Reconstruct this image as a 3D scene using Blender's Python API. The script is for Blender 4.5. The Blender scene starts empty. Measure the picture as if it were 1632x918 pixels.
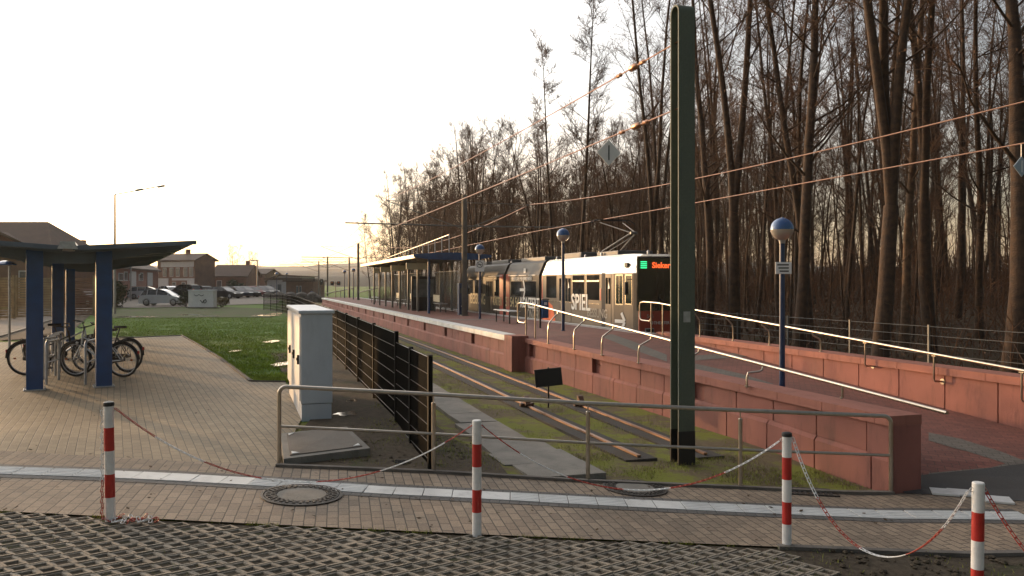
import bpy, bmesh, math, random
from math import sin, cos, pi, sqrt, radians as R_
from mathutils import Vector, Matrix
SC = bpy.context.scene
COL = SC.collection
rnd = random.Random(11)
# ------------------------------------------------------------------ camera
F = 1300.0; CZ = 2.07; HY = 450.0
cam = bpy.data.cameras.new('camera'); cam_o = bpy.data.objects.new('camera', cam); COL.objects.link(cam_o)
cam.sensor_width = 36.0; cam.lens = 36.0 * F / 1632.0
cam.clip_start = 0.1; cam.clip_end = 12000
cam_o.location = (0, 0, CZ); cam_o.rotation_euler = (pi / 2, 0, 0)
cam.shift_y = -(459.0 - HY) / 1632.0
SC.camera = cam_o
# ------------------------------------------------------------------ light
SUN_AZ = R_(-47); SUN_EL = R_(5.0)            # azimuth from +Y, negative = to the left
sun_dir = Vector((sin(SUN_AZ) * cos(SUN_EL), cos(SUN_AZ) * cos(SUN_EL), sin(SUN_EL)))
sl = bpy.data.lights.new('sun', 'SUN'); sl.energy = 3.9; sl.angle = R_(1.2); sl.color = (1.0, 0.60, 0.28)
so = bpy.data.objects.new('sun', sl); COL.objects.link(so)
so.rotation_euler = sun_dir.to_track_quat('Z', 'Y').to_euler(); so.location = (-30, 30, 20)
W = bpy.data.worlds.new('World'); SC.world = W; W.use_nodes = True
wn = W.node_tree.nodes; wl = W.node_tree.links; wn.clear()
wo = wn.new('ShaderNodeOutputWorld'); bg = wn.new('ShaderNodeBackground'); bg.inputs[1].default_value = 0.10
sky = wn.new('ShaderNodeTexSky'); sky.sky_type = 'NISHITA'; sky.sun_disc = False
sky.sun_elevation = SUN_EL; sky.sun_rotation = SUN_AZ; sky.dust_density = 2.0; sky.ozone_density = 1.5
tc = wn.new('ShaderNodeTexCoord')
def wmath(op, a, b=None):
    n = wn.new('ShaderNodeMath'); n.operation = op
    for i, x in enumerate((a, b)):
        if x is None: continue
        if isinstance(x, (int, float)): n.inputs[i].default_value = x
        else: wl.new(x, n.inputs[i])
    return n.outputs[0]
vd = wn.new('ShaderNodeVectorMath'); vd.operation = 'DOT_PRODUCT'
nrm = wn.new('ShaderNodeVectorMath'); nrm.operation = 'NORMALIZE'
wl.new(tc.outputs['Generated'], nrm.inputs[0]); wl.new(nrm.outputs[0], vd.inputs[0]); vd.inputs[1].default_value = sun_dir
dp = wmath('MAXIMUM', vd.outputs['Value'], 0.0)
glow_w = wmath('MULTIPLY', wmath('POWER', dp, 2.6), 26.0)      # thin bright veil of cloud round the low sun
glow_n = wmath('MULTIPLY', wmath('POWER', dp, 26.0), 22.0)
half = wmath('MULTIPLY_ADD', vd.outputs['Value'], 0.5); half.node.inputs[2].default_value = 0.5
glow = wmath('ADD', wmath('ADD', glow_w, glow_n), wmath('MULTIPLY_ADD', wmath('POWER', half, 1.6), 5.2)); glow.node.inputs[1].links[0].from_node.inputs[2].default_value = 0.12
mp = wn.new('ShaderNodeMapping'); mp.inputs['Scale'].default_value = (2.2, 2.2, 6.0)
wl.new(tc.outputs['Generated'], mp.inputs[0])
cn = wn.new('ShaderNodeTexNoise'); cn.inputs['Scale'].default_value = 1.6; cn.inputs['Detail'].default_value = 6; cn.inputs['Roughness'].default_value = 0.6
wl.new(mp.outputs[0], cn.inputs[0])
cr = wn.new('ShaderNodeValToRGB'); cr.color_ramp.elements[0].position = 0.35; cr.color_ramp.elements[0].color = (.80, .80, .80, 1)
cr.color_ramp.elements[1].position = 0.68; cr.color_ramp.elements[1].color = (1.45, 1.45, 1.45, 1)
wl.new(cn.outputs[0], cr.inputs[0])
cl = wn.new('ShaderNodeVectorMath'); cl.operation = 'SCALE'
colr = wn.new('ShaderNodeMix'); colr.data_type = 'RGBA'; colr.inputs[6].default_value = (1.0, .945, .93, 1); colr.inputs[7].default_value = (1.0, .945, .85, 1)
wl.new(wmath('POWER', dp, 2.0), colr.inputs[0])
sz = wn.new('ShaderNodeSeparateXYZ'); wl.new(nrm.outputs[0], sz.inputs[0])
lowf = wn.new('ShaderNodeMapRange'); lowf.inputs[1].default_value = .26; lowf.inputs[2].default_value = .0; wl.new(sz.outputs[2], lowf.inputs[0])
warm = wn.new('ShaderNodeMix'); warm.data_type = 'RGBA'; wl.new(wmath('POWER', lowf.outputs[0], 1.5), warm.inputs[0]); wl.new(colr.outputs[2], warm.inputs[6]); warm.inputs[7].default_value = (.95, .62, .30, 1)
wl.new(warm.outputs[2], cl.inputs[0]); wl.new(wmath('MULTIPLY', glow, cr.outputs[0]), cl.inputs['Scale'])
ad = wn.new('ShaderNodeVectorMath'); ad.operation = 'ADD'
wl.new(sky.outputs[0], ad.inputs[0]); wl.new(cl.outputs[0], ad.inputs[1])
wl.new(ad.outputs[0], bg.inputs[0]); wl.new(bg.outputs[0], wo.inputs[0])
SC.view_settings.view_transform = 'Standard'; SC.view_settings.look = 'None'; SC.view_settings.gamma = 1
SC.view_settings.use_curve_mapping = False
SC.view_settings.exposure = 0.17
SC.cycles.max_bounces = 6; SC.cycles.diffuse_bounces = 2; SC.cycles.glossy_bounces = 3; SC.cycles.transmission_bounces = 4
SC.cycles.transparent_max_bounces = 8; SC.cycles.volume_bounces = 0
SC.cycles.use_denoising = True
SC.cycles.sample_clamp_indirect = 6.0

# ------------------------------------------------------------------ coordinates
D = Vector((-0.2914, 0.9566, 0)); N = Vector((0.9566, 0.2914, 0)); P0 = Vector((1.69, 10.86, 0))
def T(u, v, z=0.0): p = P0 + D * u + N * v; return Vector((p.x, p.y, z))
def UV(x, y): d = Vector((x, y, 0)) - P0; return d.dot(D), d.dot(N)
TRK_ANG = math.atan2(D.y, D.x)
def clamp(a, lo, hi): return max(lo, min(hi, a))
def ss(a, b, x): t = clamp((x - a) / (b - a), 0, 1); return t * t * (3 - 2 * t)
def mix(a, b, t): return a + (b - a) * t
def fall(u): return -0.0042 * max(0.0, min(u, 140) - 11)
def G(x, y):
    u, v = UV(x, y)
    street = -0.054 * (clamp(x, -6.5, 4.0) + 3.1)
    lawn = 0.03 - 0.0026 * clamp(y - 16, 0, 50) + .12 * ss(78, 100, y)
    if x < -4: lawn = mix(lawn, max(lawn, 0.12), ss(-4, -8, x) * (1 - ss(20, 40, y))) if x < -4 else lawn
    trk = -0.30 + fall(u)
    wood = -0.10 + fall(u) + 0.05 * clamp(v - 12, 0, 40) * (1 - ss(75, 110, u))
    far = mix(lawn, trk, ss(-2.9, -1.9, v))
    far = mix(far, wood, ss(8.2, 9.2, v))
    return mix(street, far, ss(9.7, 12.4, y))
def P(px, py, fn=G):                                # the ground point seen at a spot of the photograph
    k = (px - 816) / F; s = (HY - py) / F; lo, hi = 2.0, 400.0
    for _ in range(60):
        m = (lo + hi) / 2
        if CZ + s * m > fn(k * m, m): lo = m
        else: hi = m
    return Vector((k * lo, lo, fn(k * lo, lo)))
def XY(px, Y): return (px - 816) / F * Y
def Z(py, Y): return CZ + (HY - py) / F * Y

# ------------------------------------------------------------------ materials
MATS = {}
def M(name, col, rough=.6, metal=0.0, var=.12, scale=3.0, bump=0.0, bscale=60, spec=.5, emit=None, alpha=None, col2=None, coat=0.0, trans=0.0, world=False, detail=4, stain=0.0):
    m = bpy.data.materials.new(name); m.use_nodes = True; MATS[name] = m
    nt = m.node_tree; b = nt.nodes['Principled BSDF']; L = nt.links
    t = nt.nodes.new('ShaderNodeTexCoord'); src = t.outputs['Object']
    if world: src = nt.nodes.new('ShaderNodeNewGeometry').outputs['Position']
    n = nt.nodes.new('ShaderNodeTexNoise'); n.inputs['Scale'].default_value = scale; n.inputs['Detail'].default_value = detail
    L.new(src, n.inputs[0])
    r = nt.nodes.new('ShaderNodeMapRange'); r.inputs[1].default_value = .3; r.inputs[2].default_value = .7; L.new(n.outputs[0], r.inputs[0])
    mx = nt.nodes.new('ShaderNodeMix'); mx.data_type = 'RGBA'; L.new(r.outputs[0], mx.inputs[0])
    c2 = col2 or tuple(min(1, c * (1 + var)) for c in col); c1 = tuple(c * (1 - var) for c in col) if not col2 else col
    mx.inputs[6].default_value = (*c1, 1); mx.inputs[7].default_value = (*c2, 1)
    base_out = mx.outputs[2]
    if stain:
        sm = nt.nodes.new('ShaderNodeMapping'); sm.inputs['Scale'].default_value = (3.2, 3.2, .7); L.new(src, sm.inputs[0])
        sn = nt.nodes.new('ShaderNodeTexNoise'); sn.inputs['Scale'].default_value = 1.5; sn.inputs['Detail'].default_value = 9; sn.inputs['Roughness'].default_value = .7; L.new(sm.outputs[0], sn.inputs[0])
        sr = nt.nodes.new('ShaderNodeMapRange'); sr.inputs[1].default_value = .52; sr.inputs[2].default_value = .72; sr.inputs[4].default_value = stain; L.new(sn.outputs[0], sr.inputs[0])
        s2 = nt.nodes.new('ShaderNodeMix'); s2.data_type = 'RGBA'; L.new(sr.outputs[0], s2.inputs[0]); L.new(mx.outputs[2], s2.inputs[6]); s2.inputs[7].default_value = (*[c * .38 + .012 for c in col], 1); base_out = s2.outputs[2]
    L.new(base_out, b.inputs['Base Color'])
    rr = nt.nodes.new('ShaderNodeMapRange'); rr.inputs[3].default_value = max(0.02, rough - .08); rr.inputs[4].default_value = min(1, rough + .08)
    L.new(n.outputs[0], rr.inputs[0]); L.new(rr.outputs[0], b.inputs['Roughness'])
    b.inputs['Metallic'].default_value = metal; b.inputs['Specular IOR Level'].default_value = spec
    if coat: b.inputs['Coat Weight'].default_value = coat
    if trans: b.inputs['Transmission Weight'].default_value = trans
    if alpha is not None: b.inputs['Alpha'].default_value = alpha
    if emit: b.inputs['Emission Color'].default_value = (*emit[0], 1); b.inputs['Emission Strength'].default_value = emit[1]
    if bump:
        n2 = nt.nodes.new('ShaderNodeTexNoise'); n2.inputs['Scale'].default_value = bscale; n2.inputs['Detail'].default_value = 5; L.new(src, n2.inputs[0])
        bp = nt.nodes.new('ShaderNodeBump'); bp.inputs['Strength'].default_value = bump; bp.inputs['Distance'].default_value = .02
        L.new(n2.outputs[0], bp.inputs['Height']); L.new(bp.outputs[0], b.inputs['Normal'])
    return m
def M_pave(name, c1, c2, mortar, bw, rh, rot, msize=.006, var=.3, offset=.5, bump=.6, rough=.75, stain=.5, stain_col=(.05, .045, .035)):
    m = bpy.data.materials.new(name); m.use_nodes = True; MATS[name] = m
    nt = m.node_tree; b = nt.nodes['Principled BSDF']; L = nt.links; nn = nt.nodes.new
    g = nn('ShaderNodeNewGeometry'); mp = nn('ShaderNodeMapping'); mp.inputs['Rotation'].default_value = (0, 0, rot); L.new(g.outputs['Position'], mp.inputs[0])
    wob = nn('ShaderNodeTexNoise'); wob.inputs['Scale'].default_value = 9; L.new(mp.outputs[0], wob.inputs[0])
    wv = nn('ShaderNodeVectorMath'); wv.operation = 'MULTIPLY_ADD'; L.new(wob.outputs['Color'], wv.inputs[0]); wv.inputs[1].default_value = (.006, .006, 0); L.new(mp.outputs[0], wv.inputs[2])
    br = nn('ShaderNodeTexBrick'); br.inputs['Scale'].default_value = 1; br.inputs['Brick Width'].default_value = bw; br.inputs['Row Height'].default_value = rh
    br.inputs['Mortar Size'].default_value = msize; br.inputs['Mortar Smooth'].default_value = .3; br.offset = offset; br.inputs['Bias'].default_value = 0
    br.inputs['Color1'].default_value = (*c1, 1); br.inputs['Color2'].default_value = (*c2, 1); br.inputs['Mortar'].default_value = (*mortar, 1)
    L.new(wv.outputs[0], br.inputs[0])
    n = nn('ShaderNodeTexNoise'); n.inputs['Scale'].default_value = .7; n.inputs['Detail'].default_value = 7; n.inputs['Roughness'].default_value = .65; L.new(g.outputs['Position'], n.inputs[0])
    r = nn('ShaderNodeMapRange'); r.inputs[1].default_value = .45; r.inputs[2].default_value = .75; r.inputs[4].default_value = stain; L.new(n.outputs[0], r.inputs[0])
    mx = nn('ShaderNodeMix'); mx.data_type = 'RGBA'; L.new(r.outputs[0], mx.inputs[0]); L.new(br.outputs['Color'], mx.inputs[6]); mx.inputs[7].default_value = (*stain_col, 1)
    f = nn('ShaderNodeTexNoise'); f.inputs['Scale'].default_value = 70; f.inputs['Detail'].default_value = 3; L.new(g.outputs['Position'], f.inputs[0])
    f2 = nn('ShaderNodeMapRange'); f2.inputs[1].default_value = .3; f2.inputs[2].default_value = .7; f2.inputs[3].default_value = 1 - var; f2.inputs[4].default_value = 1 + var; L.new(f.outputs[0], f2.inputs[0])
    mu = nn('ShaderNodeVectorMath'); mu.operation = 'SCALE'; L.new(mx.outputs[2], mu.inputs[0]); L.new(f2.outputs[0], mu.inputs['Scale'])
    L.new(mu.outputs[0], b.inputs['Base Color']); b.inputs['Roughness'].default_value = rough; b.inputs['Specular IOR Level'].default_value = .35
    h = nn('ShaderNodeMath'); h.operation = 'MULTIPLY_ADD'; L.new(br.outputs['Fac'], h.inputs[0]); h.inputs[1].default_value = -1.0
    h2 = nn('ShaderNodeMath'); h2.operation = 'MULTIPLY'; L.new(f.outputs[0], h2.inputs[0]); h2.inputs[1].default_value = .35; L.new(h2.outputs[0], h.inputs[2])
    bp = nn('ShaderNodeBump'); bp.inputs['Strength'].default_value = bump; bp.inputs['Distance'].default_value = .006; L.new(h.outputs[0], bp.inputs['Height']); L.new(bp.outputs[0], b.inputs['Normal'])
    return m
def M_ground(name, ca, cb, cc, s1=1.2, s2=14, bump=.8, rough=.95, lo=.45, hi=.6):
    m = bpy.data.materials.new(name); m.use_nodes = True; MATS[name] = m
    nt = m.node_tree; b = nt.nodes['Principled BSDF']; L = nt.links; nn = nt.nodes.new
    g = nn('ShaderNodeNewGeometry')
    n = nn('ShaderNodeTexNoise'); n.inputs['Scale'].default_value = s1; n.inputs['Detail'].default_value = 8; n.inputs['Roughness'].default_value = .7; L.new(g.outputs['Position'], n.inputs[0])
    r = nn('ShaderNodeMapRange'); r.inputs[1].default_value = lo; r.inputs[2].default_value = hi; L.new(n.outputs[0], r.inputs[0])
    n2 = nn('ShaderNodeTexNoise'); n2.inputs['Scale'].default_value = s2; n2.inputs['Detail'].default_value = 6; n2.inputs['Roughness'].default_value = .7; L.new(g.outputs['Position'], n2.inputs[0])
    r2 = nn('ShaderNodeMapRange'); r2.inputs[1].default_value = .35; r2.inputs[2].default_value = .65; L.new(n2.outputs[0], r2.inputs[0])
    m1 = nn('ShaderNodeMix'); m1.data_type = 'RGBA'; L.new(r2.outputs[0], m1.inputs[0]); m1.inputs[6].default_value = (*ca, 1); m1.inputs[7].default_value = (*cb, 1)
    m2 = nn('ShaderNodeMix'); m2.data_type = 'RGBA'; L.new(r.outputs[0], m2.inputs[0]); L.new(m1.outputs[2], m2.inputs[6]); m2.inputs[7].default_value = (*cc, 1)
    L.new(m2.outputs[2], b.inputs['Base Color']); b.inputs['Roughness'].default_value = rough; b.inputs['Specular IOR Level'].default_value = .2
    bp = nn('ShaderNodeBump'); bp.inputs['Strength'].default_value = bump; bp.inputs['Distance'].default_value = .03; L.new(n2.outputs[0], bp.inputs['Height']); L.new(bp.outputs[0], b.inputs['Normal'])
    return m
M_pave('street_pavers', (.315, .24, .17), (.22, .165, .118), (.07, .058, .045), .2, .1, R_(78), var=.22, bump=.9)
M_pave('plaza_pavers', (.34, .265, .17), (.26, .20, .13), (.11, .09, .065), .2, .1, R_(64), var=.18, bump=.7, stain=.35)
M_pave('red_pavers', (.235, .088, .066), (.17, .064, .05), (.09, .05, .04), .2, .1, R_(17), var=.2, bump=.5, stain=.35)
M_pave('band_pavers', (.17, .15, .125), (.135, .12, .10), (.08, .07, .06), .2, .1, R_(17), var=.2, bump=.5, stain=.3)
M_pave('edge_pavers', (.13, .12, .11), (.10, .095, .09), (.05, .05, .05), .1, .1, R_(4), var=.2, bump=.6, offset=0, stain=.4)
M_ground('lawn', (.05, .11, .008), (.10, .19, .016), (.07, .085, .025), lo=.56, hi=.74, s2=9)
M_ground('verge', (.11, .085, .05), (.16, .125, .075), (.17, .18, .03), lo=.46, hi=.56, s1=1.6)
M_ground('rough_grass', (.05, .075, .02), (.10, .085, .05), (.05, .095, .015), s1=.5, lo=.45, hi=.6)
M_ground('mud', (.055, .042, .03), (.10, .08, .055), (.05, .06, .025), lo=.55, hi=.7, s1=2.5)
M_ground('wood_floor', (.045, .03, .018), (.09, .055, .03), (.03, .045, .015), lo=.55, hi=.7)
M_ground('asphalt', (.065, .063, .062), (.09, .087, .083), (.075, .07, .065), s2=60, bump=.4, rough=.8)
M_ground('path_asphalt', (.17, .15, .13), (.21, .19, .165), (.15, .13, .11), s2=60, bump=.3, rough=.85)
M_ground('rubber', (.05, .047, .045), (.075, .07, .065), (.06, .05, .04), s2=40, bump=.5, rough=.8)
M('white_tile', (.62, .62, .60), .6, var=.14, scale=2.2, bump=.25, bscale=40, world=True, stain=0.45)
M('concrete', (.205, .19, .165), .85, var=.22, scale=2.5, bump=.5, bscale=50, world=True, stain=0.6)
M('kerb', (.13, .115, .10), .9, var=.3, scale=5, bump=.5, world=True)
M('red_wall', (.275, .105, .082), .85, var=.24, scale=1.1, bump=.45, bscale=120, world=True, detail=8, stain=0.75)
M('red_cap', (.33, .13, .095), .85, var=.14, scale=1.6, bump=.35, bscale=120, world=True, detail=8, stain=0.6)
M('steel', (.45, .40, .34), .32, 1.0, var=.08, scale=18, stain=0.3)
M('galv', (.42, .42, .43), .42, .8, var=.18, scale=14)
M('mast_green', (.095, .115, .085), .62, var=.14, scale=60, bump=.35, bscale=300, stain=0.3)
M('mast_black', (.012, .012, .013), .5, var=.2)
M('mast_grey', (.13, .125, .115), .5, .3, var=.2)
M('blue', (.008, .06, .19), .4, var=.15, scale=5, coat=.2)
M('blue_dark', (.012, .035, .10), .4, var=.15, scale=5, coat=.2)
M('cab_grey', (.50, .54, .585), .45, var=.06, scale=2.5, bump=.05, stain=0.22)
M('black', (.012, .012, .014), .5, var=.2)
M('fence_paint', (.006, .006, .0055), .7, var=.2, scale=8, spec=.08)
M('fence_wire', (.03, .028, .025), .3, .3, var=.2, scale=8, spec=.6)
M('grid_concrete', (.245, .21, .165), .88, var=.25, scale=3.5, bump=.5, bscale=60, world=True, stain=0.6)
M('lawn_blade', (.23, .32, .025), .8, var=.4, scale=3)
M('wire', (.40, .22, .14), .4, 1.0, var=.1)
M('wire_dark', (.09, .075, .07), .5, .5, var=.1)
M('rust', (.12, .055, .03), .5, .3, var=.3, scale=20, bump=.4)
M('rail_top', (.34, .22, .16), .42, 1.0, var=.1)
M('post_white', (.74, .73, .71), .45, var=.10, scale=14, bump=.1, stain=0.3)
M('post_red', (.45, .022, .016), .45, var=.15, scale=14, bump=.1, stain=0.3)
M('chain_white', (.75, .75, .74), .45)
M('chain_red', (.40, .045, .025), .5, var=.25, scale=30)
M('iron', (.05, .043, .037), .6, .5, var=.3, scale=30, bump=.5)
M('water', (.04, .04, .04), .04, 0, var=.1, spec=1.0)
M('glass_dark', (.012, .014, .014), .05, var=.1, spec=.9)
M('glass', (.25, .28, .27), .03, alpha=.13, spec=.8, var=.02)
M('glass_house', (.10, .12, .13), .1, var=.3, spec=.8)
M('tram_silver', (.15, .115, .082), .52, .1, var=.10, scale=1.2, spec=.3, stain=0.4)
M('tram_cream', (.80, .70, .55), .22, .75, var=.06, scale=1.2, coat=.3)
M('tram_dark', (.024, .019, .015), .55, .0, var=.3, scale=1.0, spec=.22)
M('tram_red', (.36, .05, .025), .45, var=.25, scale=1.5)
M('tram_orange', (.78, .14, .03), .4, var=.2, scale=3)
M('tram_roof', (.10, .10, .10), .6)
M('bellows', (.03, .022, .02), .8)
M('letter', (.75, .73, .68), .5, var=.08)
M('letter_grey', (.27, .24, .20), .5, var=.08)
M('letter_gold', (.42, .36, .20), .5, var=.08)
M('led_green', (.02, .3, .08), .4, emit=((.05, 1, .35), 1.6))
M('led_orange', (.4, .05, .01), .4, emit=((1, .13, .03), 1.4))
M('tail_lit', (.9, .6, .4), .4, emit=((1, .55, .3), 1.2))
M('cream_board', (.62, .55, .38), .5, var=.08)
M('lamp_blue', (.025, .085, .24), .28, var=.08, coat=.6)
M('lamp_glass', (.50, .44, .38), .12, .35, var=.08, coat=.6, spec=.8)
M('sign_white', (.80, .80, .80), .5, var=.06)
M('sign_blue', (.30, .37, .44), .5, var=.06)
M('bark', (.050, .027, .014), .9, var=.45, scale=7, bump=.8, bscale=25, stain=0.6)
M('bark_pale', (.105, .062, .034), .9, var=.4, scale=7, bump=.6, bscale=25)
M('twig', (.095, .045, .022), .85, var=.3, scale=2)
M('brush', (.085, .040, .019), .95, var=.4, scale=.6)
M('hedge', (.022, .038, .014), .9, var=.5, scale=3)
M('blade', (.22, .24, .035), .8, var=.4, scale=6)
M('blade_dry', (.14, .11, .05), .85, var=.35, scale=6)
M('brick_house', (.20, .115, .08), .85, var=.18, scale=1.2, bump=.2, stain=0.4)
M('brick_red', (.24, .105, .075), .85, var=.18, scale=1.2, bump=.2, stain=0.4)
M('roof_tile', (.085, .052, .038), .8, var=.2, scale=1.5, bump=.3, bscale=8)
M('render_white', (.50, .50, .50), .7, var=.08)
M('timber', (.30, .235, .14), .8, var=.25, scale=3)
M('shelter_grey', (.10, .135, .175), .5, var=.12, scale=4)
M('fascia_silver', (.50, .46, .40), .35, .6, var=.12)
M('tyre', (.02, .02, .02), .8); M('rim', (.35, .35, .36), .35, .8)
M('leather', (.015, .015, .015), .5)
M('car_silver', (.55, .57, .60), .32, .2, var=.04, coat=.3); M('car_black', (.014, .014, .018), .5, .0, var=.05, spec=.25)
M('car_dark', (.03, .035, .05), .5, .0, var=.05, spec=.25); M('car_white', (.6, .62, .65), .3, .1, var=.04, coat=.6); M('car_red', (.13, .018, .018), .5, .0, var=.05, spec=.25)
M('tail_red', (.4, .015, .01), .3); M('lens', (.7, .7, .7), .15, .3)
M('jacket', (.05, .08, .20), .8); M('skin', (.45, .28, .2), .6); M('hill', (.045, .05, .04), .95, var=.3, scale=.02, world=True)
M('amber', (.5, .12, .01), .3)

# ------------------------------------------------------------------ mesh builder
class MB:
    def __init__(s): s.v = []; s.f = []; s.m = []; s.s = []
    def add(s, vs, fs, mi=0, sm=False):
        o = len(s.v); s.v.extend([tuple(x) for x in vs]); s.f.extend([tuple(i + o for i in q) for q in fs]); s.m.extend([mi] * len(fs)); s.s.extend([sm] * len(fs)); return s
    def box(s, c, d, rz=0.0, mi=0, rx=0.0, ry=0.0, bev=0.0):
        hx, hy, hz = d[0] / 2, d[1] / 2, d[2] / 2
        mt = Matrix.Translation(c) @ Matrix.Rotation(rz, 4, 'Z') @ Matrix.Rotation(ry, 4, 'Y') @ Matrix.Rotation(rx, 4, 'X')
        if bev > 0:
            b = min(bev, hx * .9, hy * .9, hz * .9); bm = bmesh.new(); bmesh.ops.create_cube(bm, size=1)
            for q in bm.verts: q.co = Vector((q.co.x * 2 * hx, q.co.y * 2 * hy, q.co.z * 2 * hz))
            bmesh.ops.bevel(bm, geom=bm.edges[:], offset=b, segments=2, affect='EDGES', profile=.6)
            bm.verts.index_update(); vs = [mt @ q.co for q in bm.verts]; fs = [[q.index for q in f.verts] for f in bm.faces]; bm.free(); return s.add(vs, fs, mi)
        vs = [mt @ Vector((x * hx, y * hy, z * hz)) for x in (-1, 1) for y in (-1, 1) for z in (-1, 1)]
        return s.add(vs, [(0, 1, 3, 2), (4, 6, 7, 5), (0, 4, 5, 1), (2, 3, 7, 6), (0, 2, 6, 4), (1, 5, 7, 3)], mi)
    def tube(s, pts, r, n=8, mi=0, caps=True, closed=False):
        pts = [Vector(p) for p in pts]; k = len(pts); rs = r if isinstance(r, (list, tuple)) else [r] * k
        prev = None; rings = []
        for i in range(k):
            if closed: t = pts[(i + 1) % k] - pts[i - 1]
            else: t = pts[min(i + 1, k - 1)] - pts[max(i - 1, 0)]
            t = t.normalized() if t.length > 1e-9 else Vector((0, 0, 1))
            if prev is None:
                a = Vector((0, 0, 1)) if abs(t.z) < .9 else Vector((1, 0, 0)); x = t.cross(a).normalized()
            else:
                x = prev - t * prev.dot(t); x = x.normalized() if x.length > 1e-6 else t.orthogonal().normalized()
            prev = x; y = t.cross(x)
            rings.append([pts[i] + (x * cos(2 * pi * j / n) + y * sin(2 * pi * j / n)) * rs[i] for j in range(n)])
        vs = [q for ring in rings for q in ring]; fs = []
        for i in range(k if closed else k - 1):
            a = i * n; b = ((i + 1) % k) * n
            for j in range(n): fs.append((a + j, a + (j + 1) % n, b + (j + 1) % n, b + j))
        if caps and not closed: fs.append(tuple(range(n))[::-1]); fs.append(tuple((k - 1) * n + j for j in range(n)))
        return s.add(vs, fs, mi, True)
    def lathe(s, c, prof, n=24, mi=0, axis=None):
        vs = []; fs = []; c = Vector(c)
        q = Vector(axis).to_track_quat('Z', 'Y') if axis else None
        for (r, z) in prof:
            for j in range(n):
                p = Vector((r * cos(2 * pi * j / n), r * sin(2 * pi * j / n), z)); p = q @ p if q else p; vs.append(c + p)
        for i in range(len(prof) - 1):
            for j in range(n): fs.append((i * n + j, i * n + (j + 1) % n, (i + 1) * n + (j + 1) % n, (i + 1) * n + j))
        fs.append(tuple(range(n))[::-1]); fs.append(tuple((len(prof) - 1) * n + j for j in range(n)))
        return s.add(vs, fs, mi, True)
    def loft(s, rings, mi=0, sm=False, caps=True):
        n = len(rings[0]); vs = [p for r in rings for p in r]; fs = []
        for i in range(len(rings) - 1):
            for j in range(n): fs.append((i * n + j, i * n + (j + 1) % n, (i + 1) * n + (j + 1) % n, (i + 1) * n + j))
        if caps: fs.append(tuple(range(n))[::-1]); fs.append(tuple((len(rings) - 1) * n + j for j in range(n)))
        return s.add(vs, fs, mi, sm)
    def prism(s, poly, z0, z1, mi=0):
        a = [Vector((p[0], p[1], z0)) for p in poly]; b = [Vector((p[0], p[1], z1)) for p in poly]
        return s.loft([a, b], mi)
    def build(s, name, mats, parent=None, label=None, recalc=True, **kw):
        me = bpy.data.meshes.new(name); me.from_pydata(s.v, [], s.f)
        if not isinstance(mats, (list, tuple)): mats = [mats]
        for q in mats: me.materials.append(MATS[q])
        me.polygons.foreach_set('material_index', s.m); me.polygons.foreach_set('use_smooth', s.s); me.update()
        if recalc:
            bm = bmesh.new(); bm.from_mesh(me); bmesh.ops.recalc_face_normals(bm, faces=bm.faces[:]); bm.to_mesh(me); bm.free()
        o = bpy.data.objects.new(name, me); COL.objects.link(o)
        if any(s.s): shade(o)
        return fin(o, parent, label, **kw)
def shade(o):
    try: o.data.set_sharp_from_angle(angle=R_(40))
    except Exception: pass
def fin(o, parent=None, label=None, **kw):
    if parent is not None:
        o.parent = parent; inv = parent_world(parent).inverted(); o.matrix_parent_inverse = inv
    if label: o['label'] = label
    for k, v in kw.items(): o[k] = v
    return o
def parent_world(p):
    m = p.matrix_basis.copy()
    if p.parent: m = parent_world(p.parent) @ p.matrix_parent_inverse @ m
    return m
def thing(name, loc, label, category, group=None, rz=0.0):
    o = bpy.data.objects.new(name, None); o.empty_display_size = .2; COL.objects.link(o); o.location = loc; o.rotation_euler = (0, 0, rz)
    o['label'] = label; o['category'] = category
    if group: o['group'] = group
    return o
KIDS = {}
def copy_tree(o, loc=None, rz=None, label=None, group=None, scale=None, parent=None):
    c = o.copy(); COL.objects.link(c)
    if parent: c.parent = parent
    for ch in list(o.children):
        copy_tree(ch, parent=c)
    if loc is not None: c.location = loc
    if rz is not None: c.rotation_euler = (0, 0, rz)
    if scale is not None: c.scale = scale if isinstance(scale, (tuple, list)) else (scale,) * 3
    if label: c['label'] = label
    if group: c['group'] = group
    return c
def arc(c, r, a0, a1, n, ax, ay):
    c = Vector(c); return [c + (Vector(ax) * cos(a0 + (a1 - a0) * i / n) + Vector(ay) * sin(a0 + (a1 - a0) * i / n)) * r for i in range(n + 1)]
UP = Vector((0, 0, 1))
def text(name, body, size, mat, loc, xdir, parent, depth=.004, zdir=UP, sx=1.0, bold=0.0, align='LEFT', label=None):
    cu = bpy.data.curves.new(name, 'FONT'); cu.body = body; cu.size = size; cu.extrude = depth / 2; cu.align_x = align; cu.offset = bold; cu.resolution_u = 3
    o = bpy.data.objects.new(name, cu); COL.objects.link(o)
    dg = bpy.context.evaluated_depsgraph_get(); me = bpy.data.meshes.new_from_object(o.evaluated_get(dg)); bpy.data.objects.remove(o); bpy.data.curves.remove(cu)
    x = Vector(xdir).normalized(); zz = Vector(zdir); nrm = x.cross(zz).normalized(); up = zz.normalized()
    mt = Matrix(((x.x * sx, up.x, nrm.x, loc[0]), (x.y * sx, up.y, nrm.y, loc[1]), (x.z * sx, up.z, nrm.z, loc[2]), (0, 0, 0, 1)))
    me.transform(mt); me.materials.clear(); me.materials.append(MATS[mat])
    ob = bpy.data.objects.new(name, me); COL.objects.link(ob)
    return fin(ob, parent, label)
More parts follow.
